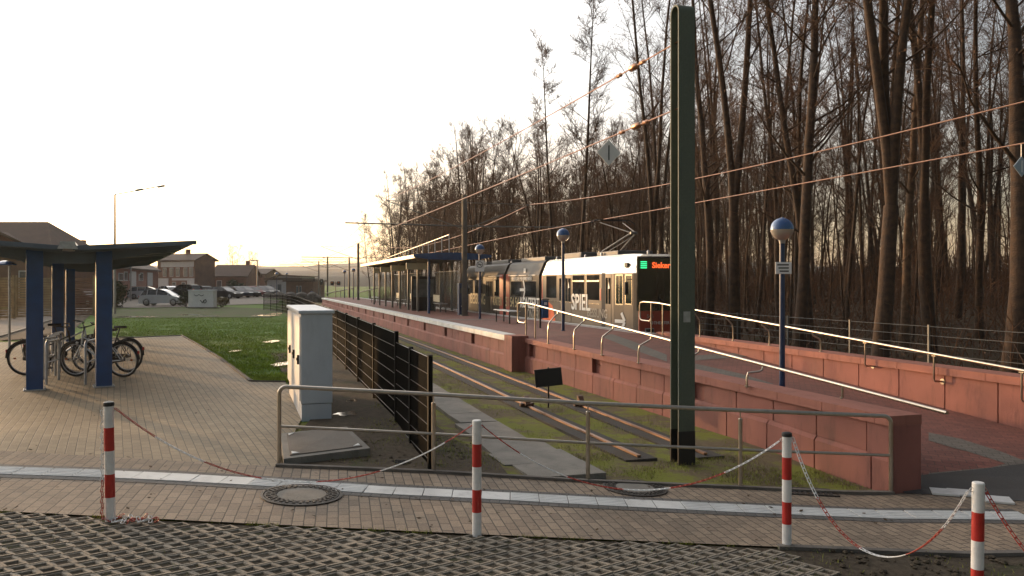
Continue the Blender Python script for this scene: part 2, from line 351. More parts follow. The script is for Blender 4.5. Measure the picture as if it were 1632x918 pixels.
def drape(name, poly, mat, off=.004, step=.4, fn=G, kind='structure', thick=0, **kw):
    bm = bmesh.new(); vs = [bm.verts.new((p[0], p[1], 0)) for p in poly]; bm.faces.new(vs)
    xs = [p[0] for p in poly]; ys = [p[1] for p in poly]
    for ax, lo, hi in ((0, min(xs), max(xs)), (1, min(ys), max(ys))):
        k = math.floor(lo / step) + 1
        while k * step < hi:
            co = [0, 0, 0]; no = [0, 0, 0]; co[ax] = k * step; no[ax] = 1
            bmesh.ops.bisect_plane(bm, geom=bm.verts[:] + bm.edges[:] + bm.faces[:], plane_co=co, plane_no=no, dist=1e-5); k += 1
    bmesh.ops.triangulate(bm, faces=bm.faces[:])
    for q in bm.verts: q.co.z = fn(q.co.x, q.co.y) + off
    bmesh.ops.recalc_face_normals(bm, faces=bm.faces[:])
    if sum(f.normal.z for f in bm.faces) < 0: bmesh.ops.reverse_faces(bm, faces=bm.faces[:])
    if thick:
        ed = [e for e in bm.edges if len(e.link_faces) == 1]; r = bmesh.ops.extrude_edge_only(bm, edges=ed)
        for q in r['geom']:
            if isinstance(q, bmesh.types.BMVert): q.co.z -= thick
    me = bpy.data.meshes.new(name); bm.to_mesh(me); bm.free(); me.materials.append(MATS[mat])
    o = bpy.data.objects.new(name, me); COL.objects.link(o)
    if kind: o['kind'] = kind
    for k, v in kw.items(): o[k] = v
    return o

# ================================================================== SETTING
def axis_steps(a):
    out = []; 
    for lo, hi, st in a:
        k = lo
        while k < hi - 1e-6: out.append(round(k, 4)); k += st
    out.append(a[-1][1]); return out
gx = axis_steps([(-3000, -600, 600), (-600, -120, 60), (-120, -32, 8), (-32, -14, 1.2), (-14, 10, .4), (10, 40, 2), (40, 120, 8), (120, 600, 60), (600, 3000, 600)])
gy = axis_steps([(-60, 2, 8), (2, 32, .4), (32, 80, 2), (80, 160, 8), (160, 600, 60), (600, 4200, 600)])
vs = [(x, y, G(x, y) - .02 if y < 400 else G(x, 400) - .02) for y in gy for x in gx]; nx = len(gx)
g = MB(); fs = []; ms = []
for j in range(len(gy) - 1):
    for i in range(nx - 1):
        cx, cy = (gx[i] + gx[i + 1]) / 2, (gy[j] + gy[j + 1]) / 2; u, v = UV(cx, cy)
        fs.append((j * nx + i, j * nx + i + 1, (j + 1) * nx + i + 1, (j + 1) * nx + i))
        ms.append(2 if (v > 8.6 and u < 130 and cy > 9) else (1 if (v > -2.9 and v < 9 and u < 150) or cy < 12 else 0))
g.v = vs; g.f = fs; g.m = ms; g.s = [True] * len(fs)
g.build('ground', ['lawn', 'verge', 'wood_floor'], recalc=False, kind='structure')

KB = [P(*q) for q in ((440, 744), (690, 754), (937, 769), (1180, 779), (1424, 788))]
CABF = Vector((-3.10, 12.10, 0))
L1 = P(400, 608); L1b = P(455, 609); L2 = P(290, 535); L3 = P(60, 545); L4 = P(-60, 546)
FR = [Vector((-9, 7.0, 0)), P(0, 815), P(380, 834), P(760, 852), P(1240, 872), P(1632, 882), Vector((9, 7.5, 0))]
drape('street', FR + [Vector((9, 9.9, 0)), Vector((4.95, 9.62, 0))] + KB[::-1] + [Vector((-9, 9.35, 0))], 'street_pavers', .004)
drape('plaza', [Vector((-30, 7.0, 0)), Vector((-9, 7.0, 0)), Vector((-9, 9.35, 0)), KB[0], Vector((-2.95, 11.0, 0)), Vector((-3.16, 12.3, 0)), Vector((-4.2, 15.4, 0)), L1b, L1, L2, L3, L4, Vector((-34, L4.y, 0))], 'plaza_pavers', .004)
# edging kerb under the railing, around the lawn and along the bed
def strip_along(name, pts, w, h, mat, off=0.0, fn=G, n=12, **kw):
    b = MB()
    for a, c in zip(pts[:-1], pts[1:]):
        a = Vector((a[0], a[1], 0)); c = Vector((c[0], c[1], 0)); L = (c - a).length; d = (c - a) / L; nn = Vector((-d.y, d.x, 0)); k = max(1, int(L / .5))
        rings = []
        for i in range(k + 1):
            p = a + d * L * i / k; z = fn(p.x, p.y) + off
            rings.append([Vector((*(p + nn * w / 2).xy, z - .1)), Vector((*(p + nn * w / 2).xy, z + h)), Vector((*(p - nn * w / 2).xy, z + h)), Vector((*(p - nn * w / 2).xy, z - .1))])
        b.loft(rings)
    o = b.build(name, mat, **kw); return o
strip_along('kerb', KB, .07, .035, 'kerb', kind='structure')
strip_along('kerb', [L1b, L1, L2, L3], .08, .03, 'kerb', kind='structure')
strip_along('kerb', [FR[4], FR[5], FR[6]], .08, .02, 'kerb', kind='structure')
def Rf(x, y):
    u, v = UV(x, y)
    if u >= 11.2: return .60 + fall(u)
    return mix(G(x, y), mix(.60 - .0615 * (11.2 - u), G(x, y), ss(-1.4, -3.8, u)), ss(9.35, 10.7, y))
# tactile guide strip
WL = [P(*q) for q in ((-120, 748), (0, 751), (200, 758), (420, 770), (600, 782), (760, 790), (1000, 803), (1250, 815), (1450, 822), (1640, 824))]
def dense(pts, st):
    out = []
    for i in range(len(pts) - 1):
        p0 = pts[max(i - 1, 0)]; p1 = pts[i]; p2 = pts[i + 1]; p3 = pts[min(i + 2, len(pts) - 1)]
        for k in range(12):
            t = k / 12; out.append(.5 * ((2 * p1) + (-p0 + p2) * t + (2 * p0 - 5 * p1 + 4 * p2 - p3) * t * t + (-p0 + 3 * p1 - 3 * p2 + p3) * t ** 3))
    out.append(pts[-1]); res = [out[0]]; acc = 0
    for a, c in zip(out[:-1], out[1:]):
        L = (c.xy - a.xy).length; s = 0
        while acc + L - s >= st: s += st - acc; acc = 0; res.append(a.lerp(c, s / L))
        acc += L - s
    return res
WD = dense([Vector((p.x, p.y, 0)) for p in WL], .3)
def ribbon(pts, a, b):
    l, r = [], []
    for i, p in enumerate(pts):
        t = (pts[min(i + 1, len(pts) - 1)] - pts[max(i - 1, 0)]).normalized(); n_ = Vector((-t.y, t.x, 0)); l.append(p + n_ * a); r.append(p + n_ * b)
    return l + r[::-1]
drape('street_border', ribbon(WD[::2], .27, -.27), 'edge_pavers', .008)
b = MB()
for i in range(len(WD) - 1):
    a, c = WD[i], WD[i + 1]; d = (c - a).normalized(); nn = Vector((-d.y, d.x, 0)); m = (a + c) / 2
    rib = (i % 9) in (2, 3, 4, 5) 
    def q(s, t, z=.013): p = a + d * s + nn * t; return Vector((p.x, p.y, G(p.x, p.y) + z + .001 * ((i * 7) % 3)))
    b.loft([[q(.004, -.146, .006), q(.004, .146, .006), q(.004, .146), q(.004, -.146)], [q(.295, -.146, .006), q(.295, .146, .006), q(.295, .146), q(.295, -.146)]])
    if rib or i > 25:
        for k in range(5): b.loft([[q(.01, t, .012) for t in (-.12 + k * .06, -.096 + k * .06)] + [q(.01, -.104 + k * .06, .0185), q(.01, -.112 + k * .06, .0185)], [q(.29, t, .012) for t in (-.12 + k * .06, -.096 + k * .06)] + [q(.29, -.104 + k * .06, .0185), q(.29, -.112 + k * .06, .0185)]])
b.build('road_marking', 'white_tile', kind='structure')
def PR0(px, py): p = P(px, py); return Vector((p.x, p.y, max(p.z, Rf(p.x, p.y))))
b = MB()
for px, py in ((1505, 787), (1533, 788), (1590, 799)):
    p = PR0(px, py); b.box((p.x, p.y, p.z + .02), (.28, .28, .02), rz=-.35)
b.build('road_marking', 'white_tile', kind='structure')

# ------------------------------------------------ grass grid paving with real holes
b = MB(); gi = 0; rg = random.Random(5)
ang = R_(-1.5); ca, sa = cos(ang), sin(ang)
def front_y(x):
    for a, c in zip(FR[:-1], FR[1:]):
        if a.x <= x <= c.x: return a.y + (c.y - a.y) * (x - a.x) / (c.x - a.x)
    return 7.0
for j in range(-2, 40):
    for i in range(-38, 24):
        lx = i * .21 + (j % 2) * .105; ly = 4.3 + j * .085; x = lx * ca - ly * sa; y = lx * sa + ly * ca
        if y > front_y(x) - .06 or x > 2.45 + (y - 7.0) * -.55: continue
        z = G(x, y) + rg.uniform(-.003, .003); blk_x = (((int((lx + 50) / .63) * 7 + int(ly / .42) * 13) % 11) - 5) * .0009
        z += blk_x * .6
        sc_ = rg.uniform(.94, 1.04); oc = []; ic = []; lc = []; gap = .985 if (i % 3) else .95
        for k in range(8):
            a = k * pi / 4; ex = (1, .5, 0, -.5, -1, -.5, 0, .5)[k]; ey = (0, .5, 1, .5, 0, -.5, -1, -.5)[k]
            ox, oy = ex * .105 * gap, ey * .085 * gap
            f = .68 if k % 2 == 0 else .62
            ix, iy = ex * .105 * f * sc_, ey * .085 * f * sc_
            rot = lambda X, Y_: (x + X * ca - Y_ * sa, y + X * sa + Y_ * ca)
            oc.append((*rot(ox, oy), z)); ic.append((*rot(ix * 1.08, iy * 1.08), z)); lc.append((*rot(ix, iy), z - .008))
        lo = [(p[0], p[1], z - .05) for p in lc]; od = [(p[0], p[1], z - .03) for p in oc]
        vs = od + oc + ic + lc + lo; fs = []
        for r in range(4):
            for k in range(8): fs.append((r * 8 + k, r * 8 + (k + 1) % 8, (r + 1) * 8 + (k + 1) % 8, (r + 1) * 8 + k))
        b.add(vs, fs)
b.build('grid_paving', 'grid_concrete', recalc=True, kind='structure')
drape('soil', [Vector((-9, 3.6, 0)), Vector((9, 3.6, 0)), Vector((9, 7.46, 0)), FR[5], FR[4], FR[3], FR[2], FR[1], FR[0]], 'mud', -.012)

# ------------------------------------------------ platform, ramp
def PR(px, py): return P(px, py, Rf)
RB = [PR(1482, 757), PR(1560, 749), PR(1632, 740)]
drape('ramp', [T(-1.95, 2.2)] + [RB[0], RB[1], RB[2], Vector((7.6, 9.7, 0)), T(-1, 6.02), T(11.2, 6.02), T(11.2, 2.0)], 'red_pavers', .004, fn=Rf)
drape('street', [Vector((4.55, 9.45, 0)), Vector((4.6, 9.95, 0)), RB[0], RB[1], RB[2], Vector((7.6, 9.7, 0)), Vector((11, 9.6, 0)), Vector((11, 8.6, 0)), P(1632, 800), P(1500, 790)], 'asphalt', .010, fn=Rf)
drape('platform', [T(11.2, 2.1), T(11.2, 5.75), T(88, 5.75), T(88, 2.1)], 'red_pavers', .004, fn=Rf, step=1.0)
bands = [[(1480, 690), (1530, 700), (1632, 735), (1632, 752), (1520, 715), (1480, 703)], [(1483, 764), (1480, 755), (1580, 746), (1640, 731), (1640, 740), (1585, 756)],
         [(959, 537), (1010, 558), (1063, 577), (1063, 566), (1010, 545), (975, 533)], [(1108, 575), (1200, 568), (1270, 562), (1262, 557), (1190, 562), (1108, 567)],
         [(1108, 590), (1180, 606), (1232, 622), (1232, 612), (1180, 596), (1108, 580)]]
for q in bands: drape('ramp_band', [PR(*p) for p in q], 'band_pavers', .009, fn=Rf)
for u0 in (22, 38, 54, 70): drape('platform_band', [T(u0, 2.12), T(u0, 5.7), T(u0 + .6, 5.7), T(u0 + .6, 2.12)], 'band_pavers', .009, fn=Rf, step=1.0)

def seg(b, A, e, o, s0, s1, o0, o1, zb, zt, mi=0):       # slab along a wall: s along it, o outward, zb / zt functions of s
    c = lambda s, q, z: Vector((*(A + e * s + o * q).xy, z(s)))
    b.loft([[c(s0, o0, zb), c(s0, o1, zb), c(s0, o1, zt), c(s0, o0, zt)], [c(s1, o0, zb), c(s1, o1, zb), c(s1, o1, zt), c(s1, o0, zt)]], mi)
def facing(A, B, o, zb, zt, phase, mod=4.1, niches=True, low=.46):
    e = (B - A); L = e.length; e = e / L; b = MB(); s = phase - mod; gp = .012
    core = MB(); seg(core, A, e, o, 0, L, -.30, -.10, zb, zt)
    while s < L:
        pw = (mod - .42) / 4
        if niches and s + .42 > 0: pass
        for k in range(4):
            a0 = s + (.42 if niches else 0) + k * (pw if niches else mod / 4) + gp; a1 = a0 + (pw if niches else mod / 4) - gp * 2
            a0c, a1c = max(a0, 0), min(a1, L)
            if a1c - a0c > .05: seg(b, A, e, o, a0c, a1c, -.12, -.0, (lambda q: zb(q) + low), zt)
        for k in range(4):
            a0 = s + .12 + k * mod / 4 + gp; a1 = a0 + mod / 4 - gp * 2; a0c, a1c = max(a0, 0), min(a1, L)
            if a1c - a0c > .05:
                dz = rnd.uniform(-.006, .006)
                c = lambda q, w, z: Vector((*(A + e * q + o * w).xy, z))
                rings = []
                for q in (a0c, a1c):
                    z0 = zb(q) - .2; z1 = min(zb(q) + low, zt(q)) + dz
                    rings.append([c(q, -.12, z0), c(q, .045, z0), c(q, .045, z1 - .05), c(q, .0, z1), c(q, -.12, z1)])
                b.loft(rings)
        s += mod
    return b, core
def wall_thing(name, A, B, o, zb, zt, phase, label, cap, capmat, niches=True, low=.46, loc=None):
    w = thing(name, loc or (A.x, A.y, zb(0)), label, 'wall')
    b, core = facing(A, B, o, zb, zt, phase, niches=niches, low=low)
    b.build('wall_facing', 'red_wall', w); core.build('wall_core', 'red_wall', w)
    e = B - A; L = e.length; e = e / L; c = MB(); s = 0.0
    while s < L - .05:
        s1 = min(s + cap[3], L); seg(c, A, e, o, s + .004, s1 - .004, cap[0], cap[1], zt, lambda q: zt(q) + cap[2]); s = s1
    c.build('capstone', capmat, w)
    return w, A, e
gz = lambda A, e: (lambda s: G((A + e * s).x, (A + e * s).y) - .05)
A = T(11.15, 1.93); B = T(-2.12, 2.22); e = (B - A).normalized(); o = Vector((e.y, -e.x, 0)); o = o if o.dot(N) < 0 else -o; Lw = (B - A).length
rw, _, _ = wall_thing('ramp_wall', A, B, o, gz(A, e), lambda s: .455 - .0045 * s, -.35 + .9, 'low red concrete block wall on the track side of the ramp, ending in a square pier', (-.42, .045, .12, .93), 'red_cap')
pb = MB(); seg(pb, A, e, o, Lw - .40, Lw + .005, -.40, .02, lambda s: -.6, lambda s: .397); pb.build('end_pier', 'red_wall', rw)
pb = MB(); seg(pb, A, e, o, .1, Lw - .41, -.40, -.31, lambda s: -.5, lambda s: .455 - .0045 * s); pb.build('inner_face', 'red_wall', rw)
# corner pier of the platform
A2 = T(11.2, 1.65); B2 = T(86, 1.65); e2 = D.copy(); o2 = -N
pw, _, _ = wall_thing('platform_wall', A2, B2, o2, gz(A2, e2), lambda s: .47 + fall(11.2 + s), 4.1, 'long low red concrete block wall under the platform edge, with small square niches', (-.30, .07, .145, 2.05), 'white_tile')
pb = MB(); seg(pb, A2, e2, o2, -.35, .35, -.35, .12, lambda s: -.5, lambda s: .64); pb.build('corner_pier', 'red_wall', pw)
wz = MB()
for u0 in range(11, 86, 3):
    for (v0, v1, zz, m) in ((1.96, 2.05, .006, 0), (2.05, 2.10, .004, 1), (5.48, 5.60, .0095, 0), (5.76, 6.03, .008, 0)):
        u1 = min(u0 + 2.99, 86); a = max(u0, 11.25)
        p = [T(a, v0), T(a, v1), T(u1, v1), T(u1, v0)]
        wz.add([(q.x, q.y, .60 + fall(UV(q.x, q.y)[0]) + zz) for q in p], [(0, 1, 2, 3)], m)
        if v0 > 5.7: seg(wz, T(0, v1), D, N, a, u1, -.2, .0, lambda s: .42 + fall(s), lambda s: .60 + fall(s), 0)
wz.build('platform_marking', ['white_tile', 'edge_pavers'], recalc=False, kind='structure')
pb = MB(); seg(pb, T(0, 5.95), D, N, 11, 86, -.2, -.02, lambda s: -.5, lambda s: .42 + fall(s)); pb.build('platform_base', 'red_wall', kind='structure')
# far wall of the ramp
A3 = T(11.3, 6.05); B3 = T(-6.5, 6.05); e3 = -D; o3 = -N
rz3 = lambda s: Rf((A3 + e3 * s).x, (A3 + e3 * s).y) - .05
fw, _, _ = wall_thing('ramp_wall', A3, B3, o3, rz3, lambda s: .53, 1.1, 'red concrete block wall along the wood side of the ramp, carrying the far handrail', (-.42, .045, .12, .93), 'red_cap', niches=False, low=-.3)
pb = MB(); seg(pb, A3, e3, o3, 0, 17.8, -.40, -.25, lambda s: -.6, lambda s: .53); pb.build('outer_face', 'red_wall', fw)

# ------------------------------------------------ tracks
for v0, ustart, lab in ((0.0, 0.0, 1), (6.65, -22, 2)):
    bedb = MB(); 
    for v in (v0, v0 + 1.0):
        k = ustart
        while k < 150:
            k2 = k + 4
            seg(bedb, T(0, v), D, N, k - .1, k2 - .1, -.24, .22, lambda s: -.36 + fall(s), lambda s: G(*T(s, v).xy) + .012 + .004 * v0 * 0)
            k = k2
    bedb.build('rail_bed', 'rubber', kind='structure')
    for v in (v0, v0 + 1.0):
        r = MB(); k = ustart
        while k < 150:
            k2 = k + 4
            zt = lambda s: G(*T(s, v).xy)
            seg(r, T(0, v), D, N, k, k2, -.018, .018, lambda s: zt(s) - .1, lambda s: zt(s) + .024, 1)
            seg(r, T(0, v), D, N, k, k2, -.028, .028, lambda s: zt(s) + .024, lambda s: zt(s) + .046, 0)
            k = k2
        r.build('rail', ['rail_top', 'rust'], kind='structure')
pth = MB(); k = -1.05
while k < 62:
    L = .98 if k > .5 else .76; v0, v1 = (-1.66, -1.03) if k > 3.2 else ((-1.76, -1.02) if k > 1.2 else (-1.95 + .10 * ((int(k * 3)) % 2), -.93))
    z = lambda s: G(*T(s, -1.4).xy) + .02; tl = rnd.uniform(-.008, .008)
    p = [T(k, v0), T(k, v1), T(k + L, v1), T(k + L, v0)]
    pth.loft([[Vector((q.x, q.y, G(*T(k + L / 2, -1.1).xy) - .08)) for q in p], [Vector((q.x, q.y, G(*T(k + L / 2, -1.1).xy) + .045 + tl * (i - 1.5))) for i, q in enumerate(p)]])
    k += L + .015
pth.build('path', 'concrete', kind='structure')
MUD = [KB[0] + Vector((.06, .06, 0)), KB[1] + Vector((0, .06, 0)), KB[2] + Vector((-.9, .1, 0)), T(-.2, -2.0), T(4, -2.1), T(4, -2.85), T(14, -2.9), T(14, -4.6), Vector((-3.0, 12.2, 0)), Vector((-2.9, 11.0, 0))]
drape('mud', MUD, 'mud', .006)
# puddles on the mud and the lawn
def puddle(px, py, rx, ry, fn=G, z=.012, seed=0):
    c = P(px, py); q = random.Random(seed + int(px)); pts = []
    for i in range(18):
        a = 2 * pi * i / 18; r = 1 + .35 * q.uniform(-1, 1); pts.append((c.x + rx * r * cos(a), c.y + ry * r * sin(a)))
    zz = max(G(*p) for p in pts) + z; bm = bmesh.new(); bm.faces.new([bm.verts.new((p[0], p[1], zz)) for p in pts]); me = bpy.data.meshes.new('puddle'); bm.to_mesh(me); bm.free()
    me.materials.append(MATS['water']); o_ = bpy.data.objects.new('puddle', me); COL.objects.link(o_); o_['kind'] = 'structure'
for a in ((452, 581, .22, .5), (433, 545, .25, .5), (560, 640, .10, .22), (552, 660, .16, .20), (440, 500, .5, 1.2), (425, 503, .9, 1.0), (375, 560, .12, .3), (300, 502, .9, .6), (330, 504, .6, .5), (223, 505, 1.2, .7), (640, 738, .12, .1)): puddle(*a)
# footpath, bed, parking
Q = [P(-80, 548), P(0, 534), P(72, 511), P(148, 492), P(205, 480), P(205, 474), P(120, 481), P(0, 493), P(-80, 497)]
drape('path', Q, 'path_asphalt', .02, step=2.0)
strip_along('kerb', [P(-80, 551), P(0, 537), P(72, 513), P(148, 494)], .14, .06, 'concrete', kind='structure')
drape('soil', [P(0, 543), P(100, 538), P(150, 497), P(148, 493), P(72, 512), P(0, 536)], 'mud', .012, step=1.0)
drape('parking', [P(150, 491), P(225, 491), P(300, 489.5), P(345, 487), P(440, 484), P(470, 476), P(500, 466), P(180, 466)], 'path_asphalt', .03, step=4.0)
drape('verge', [P(180, 507), P(430, 506), P(452, 500), P(448, 493), P(345, 488.5), P(225, 492), P(170, 492)], 'rough_grass', .012, step=2.0)
# distant hills
for (y0, x0, x1, h0, amp, sd) in ((520, -420, 200, 8, 4, 1), (900, -900, 700, 17, 6, 2), (1700, -2000, 1500, 42, 12, 3)):
    rr = random.Random(sd); ph = [rr.uniform(0, 6) for _ in range(5)]; b = MB(); n_ = 90; rows = []
    for k in range(n_ + 1):
        x = x0 + (x1 - x0) * k / n_; t = k / n_
        h = h0 + amp * (sin(x / y0 * 6 + ph[0]) * .6 + sin(x / y0 * 17 + ph[1]) * .25 + sin(x / y0 * 60 + ph[2]) * .10 + sin(x / y0 * 140 + ph[3]) * .06)
        h *= min(1, t * 8 + .1, (1 - t) * 8 + .1)
        rows.append([Vector((x, y0, -3)), Vector((x, y0 + 20, h * .75 - 1)), Vector((x, y0 + 60, h)), Vector((x, y0 + 400, -3))])
    b.loft(rows, caps=False, sm=True); b.build('hill', 'hill', kind='structure')

# ================================================================== FOREGROUND
# ---- red and white bollards
def bollard(x, y, label, cap=True, tilt=(0, 0), foot=None):
    z0 = G(x, y); t = thing('bollard', (x, y, z0), label, 'bollard', 'red and white bollards strung with chain along the kerb')
    p = MB(); H = 1.0; rings = []; n = 20
    for k in range(5):
        a, c = k * .2, (k + 1) * .2
        if k == 0: a = -.15
        p.lathe((x, y, z0), [(.041, a), (.041, c)], n, mi=k % 2)
    p.lathe((x, y, z0), [(.041, 1.0), (.036, 1.008), (.0, 1.009)], n, mi=0)
    p.build('pole', ['post_white', 'post_red'], t)
    if cap:
        c = MB(); c.lathe((x, y, z0), [(.045, .985), (.046, 1.0), (.043, 1.018), (.02, 1.026), (0, 1.027)], n); c.build('cap', 'black', t)
    for s in (-1, 1):
        h = MB(); h.tube(arc((x + s * .046, y, z0 + .955), .014, 0, 2 * pi, 9, (1, 0, 0), UP), .003, 5); h.build('eyelet', 'galv', t)
    t.rotation_euler = (tilt[0], tilt[1], 0)
    return t
Bp = [P(176, 829), P(760, 852), P(1254, 870), Vector((3.27, 5.74, 0))]
bollard(Bp[0].x, Bp[0].y, 'bollard with black cap and scraped paint, loose chain heaped at its foot', True, (0, R_(-.9)))
bollard(Bp[1].x, Bp[1].y, 'bollard with plain white top and dark scratch near its foot, at the grid paving edge', False)
bollard(Bp[2].x, Bp[2].y, 'black capped bollard at the corner where the grid paving meets bare soil', True)
bollard(Bp[3].x, Bp[3].y, 'nearest bollard, uncapped and standing in the bare soil', False, (0, R_(.7)))
def link_mb(b, c, t, up, L=.056, w=.0135, r=.0036, mi=0):
    t = t.normalized(); s = t.cross(up).normalized(); pts = []
    for i in range(10):
        a = 2 * pi * i / 10; pts.append(c + t * (cos(a) * .010 + (L / 2 - .010) * (1 if cos(a) > 0 else -1)) + s * sin(a) * w)
    b.tube(pts, r, 5, mi, caps=False, closed=True)
def chain(a, c, low, label, pattern, start=None):
    t = thing('chain', a, label, 'chain', 'plastic chains between the bollards')
    n = 200; L = (c - a).xy.length; 
    # catenary through both ends with its lowest point at z = low
    def zat(s, k, s0, z0): return z0 + (math.cosh(k * (s - s0)) - 1) / k
    best = None
    for ki in range(1, 400):
        k = ki * .02
        lo_, hi_ = 0, L
        for _ in range(40):
            m = (lo_ + hi_) / 2
            if (math.cosh(k * m) - math.cosh(k * (L - m))) / k > a.z - c.z: hi_ = m
            else: lo_ = m
        d = abs((math.cosh(k * m) - 1) / k - (a.z - low))
        if best is None or d < best[0]: best = (d, k, m)
    _, k, s0 = best; pts = [Vector((a.x + (c.x - a.x) * i / n, a.y + (c.y - a.y) * i / n, zat(L * i / n, k, s0, low))) for i in range(n + 1)]
    return chain_on(t, pts, pattern)
def chain_on(t, pts, pattern):
    step = .047; acc = 0; tot = sum((q - p).length for p, q in zip(pts[:-1], pts[1:])); cur = None; d = 0; nx_ = 0; i = 0; b = MB(); col = None; k = 0
    for p, q in zip(pts[:-1], pts[1:]):
        L = (q - p).length
        while nx_ <= d + L:
            f = nx_ / tot; c_ = next(cc for e_, cc in pattern if f <= e_ or e_ >= 1)
            if c_ != col and b.v: b.build('%s_length' % ('red' if col == 'r' else 'white'), 'chain_red' if col == 'r' else 'chain_white', t); b = MB()
            col = c_; pos = p.lerp(q, (nx_ - d) / L); side = UP if k % 2 else (q - p).cross(UP)
            link_mb(b, pos, q - p, side + UP * .25 * (k % 2 == 0)); k += 1; nx_ += step
        d += L
    if b.v: b.build('%s_length' % ('red' if col == 'r' else 'white'), 'chain_red' if col == 'r' else 'chain_white', t)
    return t
E = [Vector((p.x, p.y, G(p.x, p.y) + .95)) for p in Bp]; sx = Vector((.06, 0, 0))
chain(E[0] + sx, E[1] - sx, P(510, 772).z * 0 + .33, 'long chain sagging low from the cinder heaped bollard across the white guide strip'.replace('cinder heaped', 'black capped'), [(.12, 'r'), (.26, 'w'), (.42, 'r'), (.56, 'w'), (.74, 'r'), (.92, 'w'), (1, 'r')])
chain(E[1] + sx, E[2] - sx, .22, 'middle chain hanging in front of the railing and round manhole', [(.13, 'r'), (.30, 'w'), (.48, 'r'), (.62, 'w'), (.80, 'r'), (1, 'w')])
chain(E[2] + sx, E[3] - sx, -.10, 'steep chain sagging over bare soil towards the nearest bollard', [(.22, 'w'), (.47, 'r'), (.66, 'w'), (.84, 'r'), (1, 'w')])
chain(E[3] + sx, Vector((4.0, 4.1, .45)), .0, 'red chain dropping away behind the nearest bollard', [(.9, 'r'), (1, 'w')])
t = thing('chain', (Bp[0].x + .1, Bp[0].y - .03, Bp[0].z), 'loose leftover chain lying in a heap at a bollard foot', 'chain', 'plastic chains between the bollards')
q = [Vector((Bp[0].x - .05, Bp[0].y - .05, Bp[0].z + .93 - i * .031 + 0)) + Vector((.004 * (i % 3), 0, 0)) for i in range(30)]
q += [Vector((Bp[0].x + .02 + .42 * i / 40 + .03 * sin(i * .9), Bp[0].y - .03 + .09 * sin(i * .62) * (1 - i / 60), G(Bp[0].x + .2, Bp[0].y - .05) + .018 + .010 * (i % 3))) for i in range(41)]
chain_on(t, q, [(.25, 'w'), (.48, 'r'), (.66, 'w'), (.82, 'r'), (.93, 'w'), (1, 'r')])

# ---- steel barrier railing
t = thing('barrier_railing', KB[0], 'waist high steel tube railing with a middle rail, closing off the track end', 'railing')
bp_ = [P(*q) for q in ((445, 741), (691, 753), (937, 768), (1180, 778), (1420, 787))]
tops = [Vector((p.x, p.y, p.z + .90)) for p in bp_]
b = MB(); r0 = .085
d0 = (tops[1] - tops[0]).normalized(); d1 = (tops[4] - tops[3]).normalized()
pts = [bp_[0] - UP * .1, tops[0] - UP * r0] + arc(tops[0] - UP * r0 + d0 * r0, r0, pi, pi / 2, 6, d0, UP)[1:] 
for i in (1, 2, 3): pts.append(tops[i])
pts += arc(tops[4] - UP * r0 - d1 * r0, r0, pi / 2, 0, 6, d1, UP) + [bp_[4] - UP * .1]
b.tube(pts, .024, 14); b.build('top_rail', 'steel', t)
for i in range(4):
    b = MB(); b.tube([bp_[i] + UP * .445, bp_[i + 1] + UP * .445], .017, 10); b.build('middle_rail', 'steel', t)
for i in (1, 2, 3):
    b = MB(); b.tube([bp_[i] - UP * .1, bp_[i] + UP * .80], .024, 12); b.lathe(bp_[i], [(.024, .80), (.02, .807), (.007, .808), (.007, .885)], 12); b.build('post', 'steel', t)

# ---- dark mesh fence beside the track path
F0 = Vector((-.96, 9.55, 0)); ts = [0, 1.29, 2.52, 5.05] + [5.05 + 2.5 * k for k in range(1, 22)]
def fpt(s):
    lat = 0 if s < 40 else -(s - 40) ** 2 * .006
    p = F0 + D * s + N * lat; return Vector((p.x, p.y, G(p.x, p.y)))
ft = thing('mesh_fence', fpt(0), 'dark double wire mesh fence stepping down towards the railing beside the path', 'fence')
htop = lambda s: (1.20 if s < 2.4 else 1.335) - .0035 * max(0, s - 10)
def fence_panel(p, q, zb, zt, dens):
    L = (q - p).xy.length; e_ = Vector(((q - p).x, (q - p).y, 0)) / L; nn_ = Vector((-e_.y, e_.x, 0)); w = MB(); n_ = int(L / dens)
    for i in range(n_ + 1):
        c = p + e_ * (L * i / n_); c = Vector((c.x, c.y, 0)); h_ = .0042
        w.loft([[c + e_ * a_ + nn_ * b_ + UP * z for a_, b_ in ((-h_, -h_), (h_, -h_), (h_, h_), (-h_, h_))] for z in (zb + .04, zt)])
    k = 0; z = zt - .01
    while z > zb + .03:
        for sd in (-.009, .009):
            c0 = Vector((p.x, p.y, z)) + nn_ * sd; c1 = Vector((q.x, q.y, z)) + nn_ * sd
            w.tube([c0, c1], .0048, 5, mi=1)
        z -= .20 if zt - zb > 1.0 else .2
    return w
for i in range(len(ts) - 1):
    p, q = fpt(ts[i]), fpt(ts[i + 1]); zt = htop(ts[i] + .1); dens = .05 if i < 14 else .1
    w = fence_panel(p, q, min(p.z, q.z), zt, dens); w.build('mesh_panel', ['fence_paint', 'fence_wire'], ft)
for i, s in enumerate(ts):
    p = fpt(s); zt = htop(s + .1) + .02
    if i and i < 4: zt = max(zt, htop(ts[i - 1] + .1) + .02)
    b = MB(); w_ = .075 if i < 6 else .06
    b.box(p + UP * ((zt - p.z) / 2 - .1), (w_ * .7, w_, zt - p.z + .2), rz=TRK_ANG - pi / 2, bev=.004); b.build('post', 'fence_paint', ft)

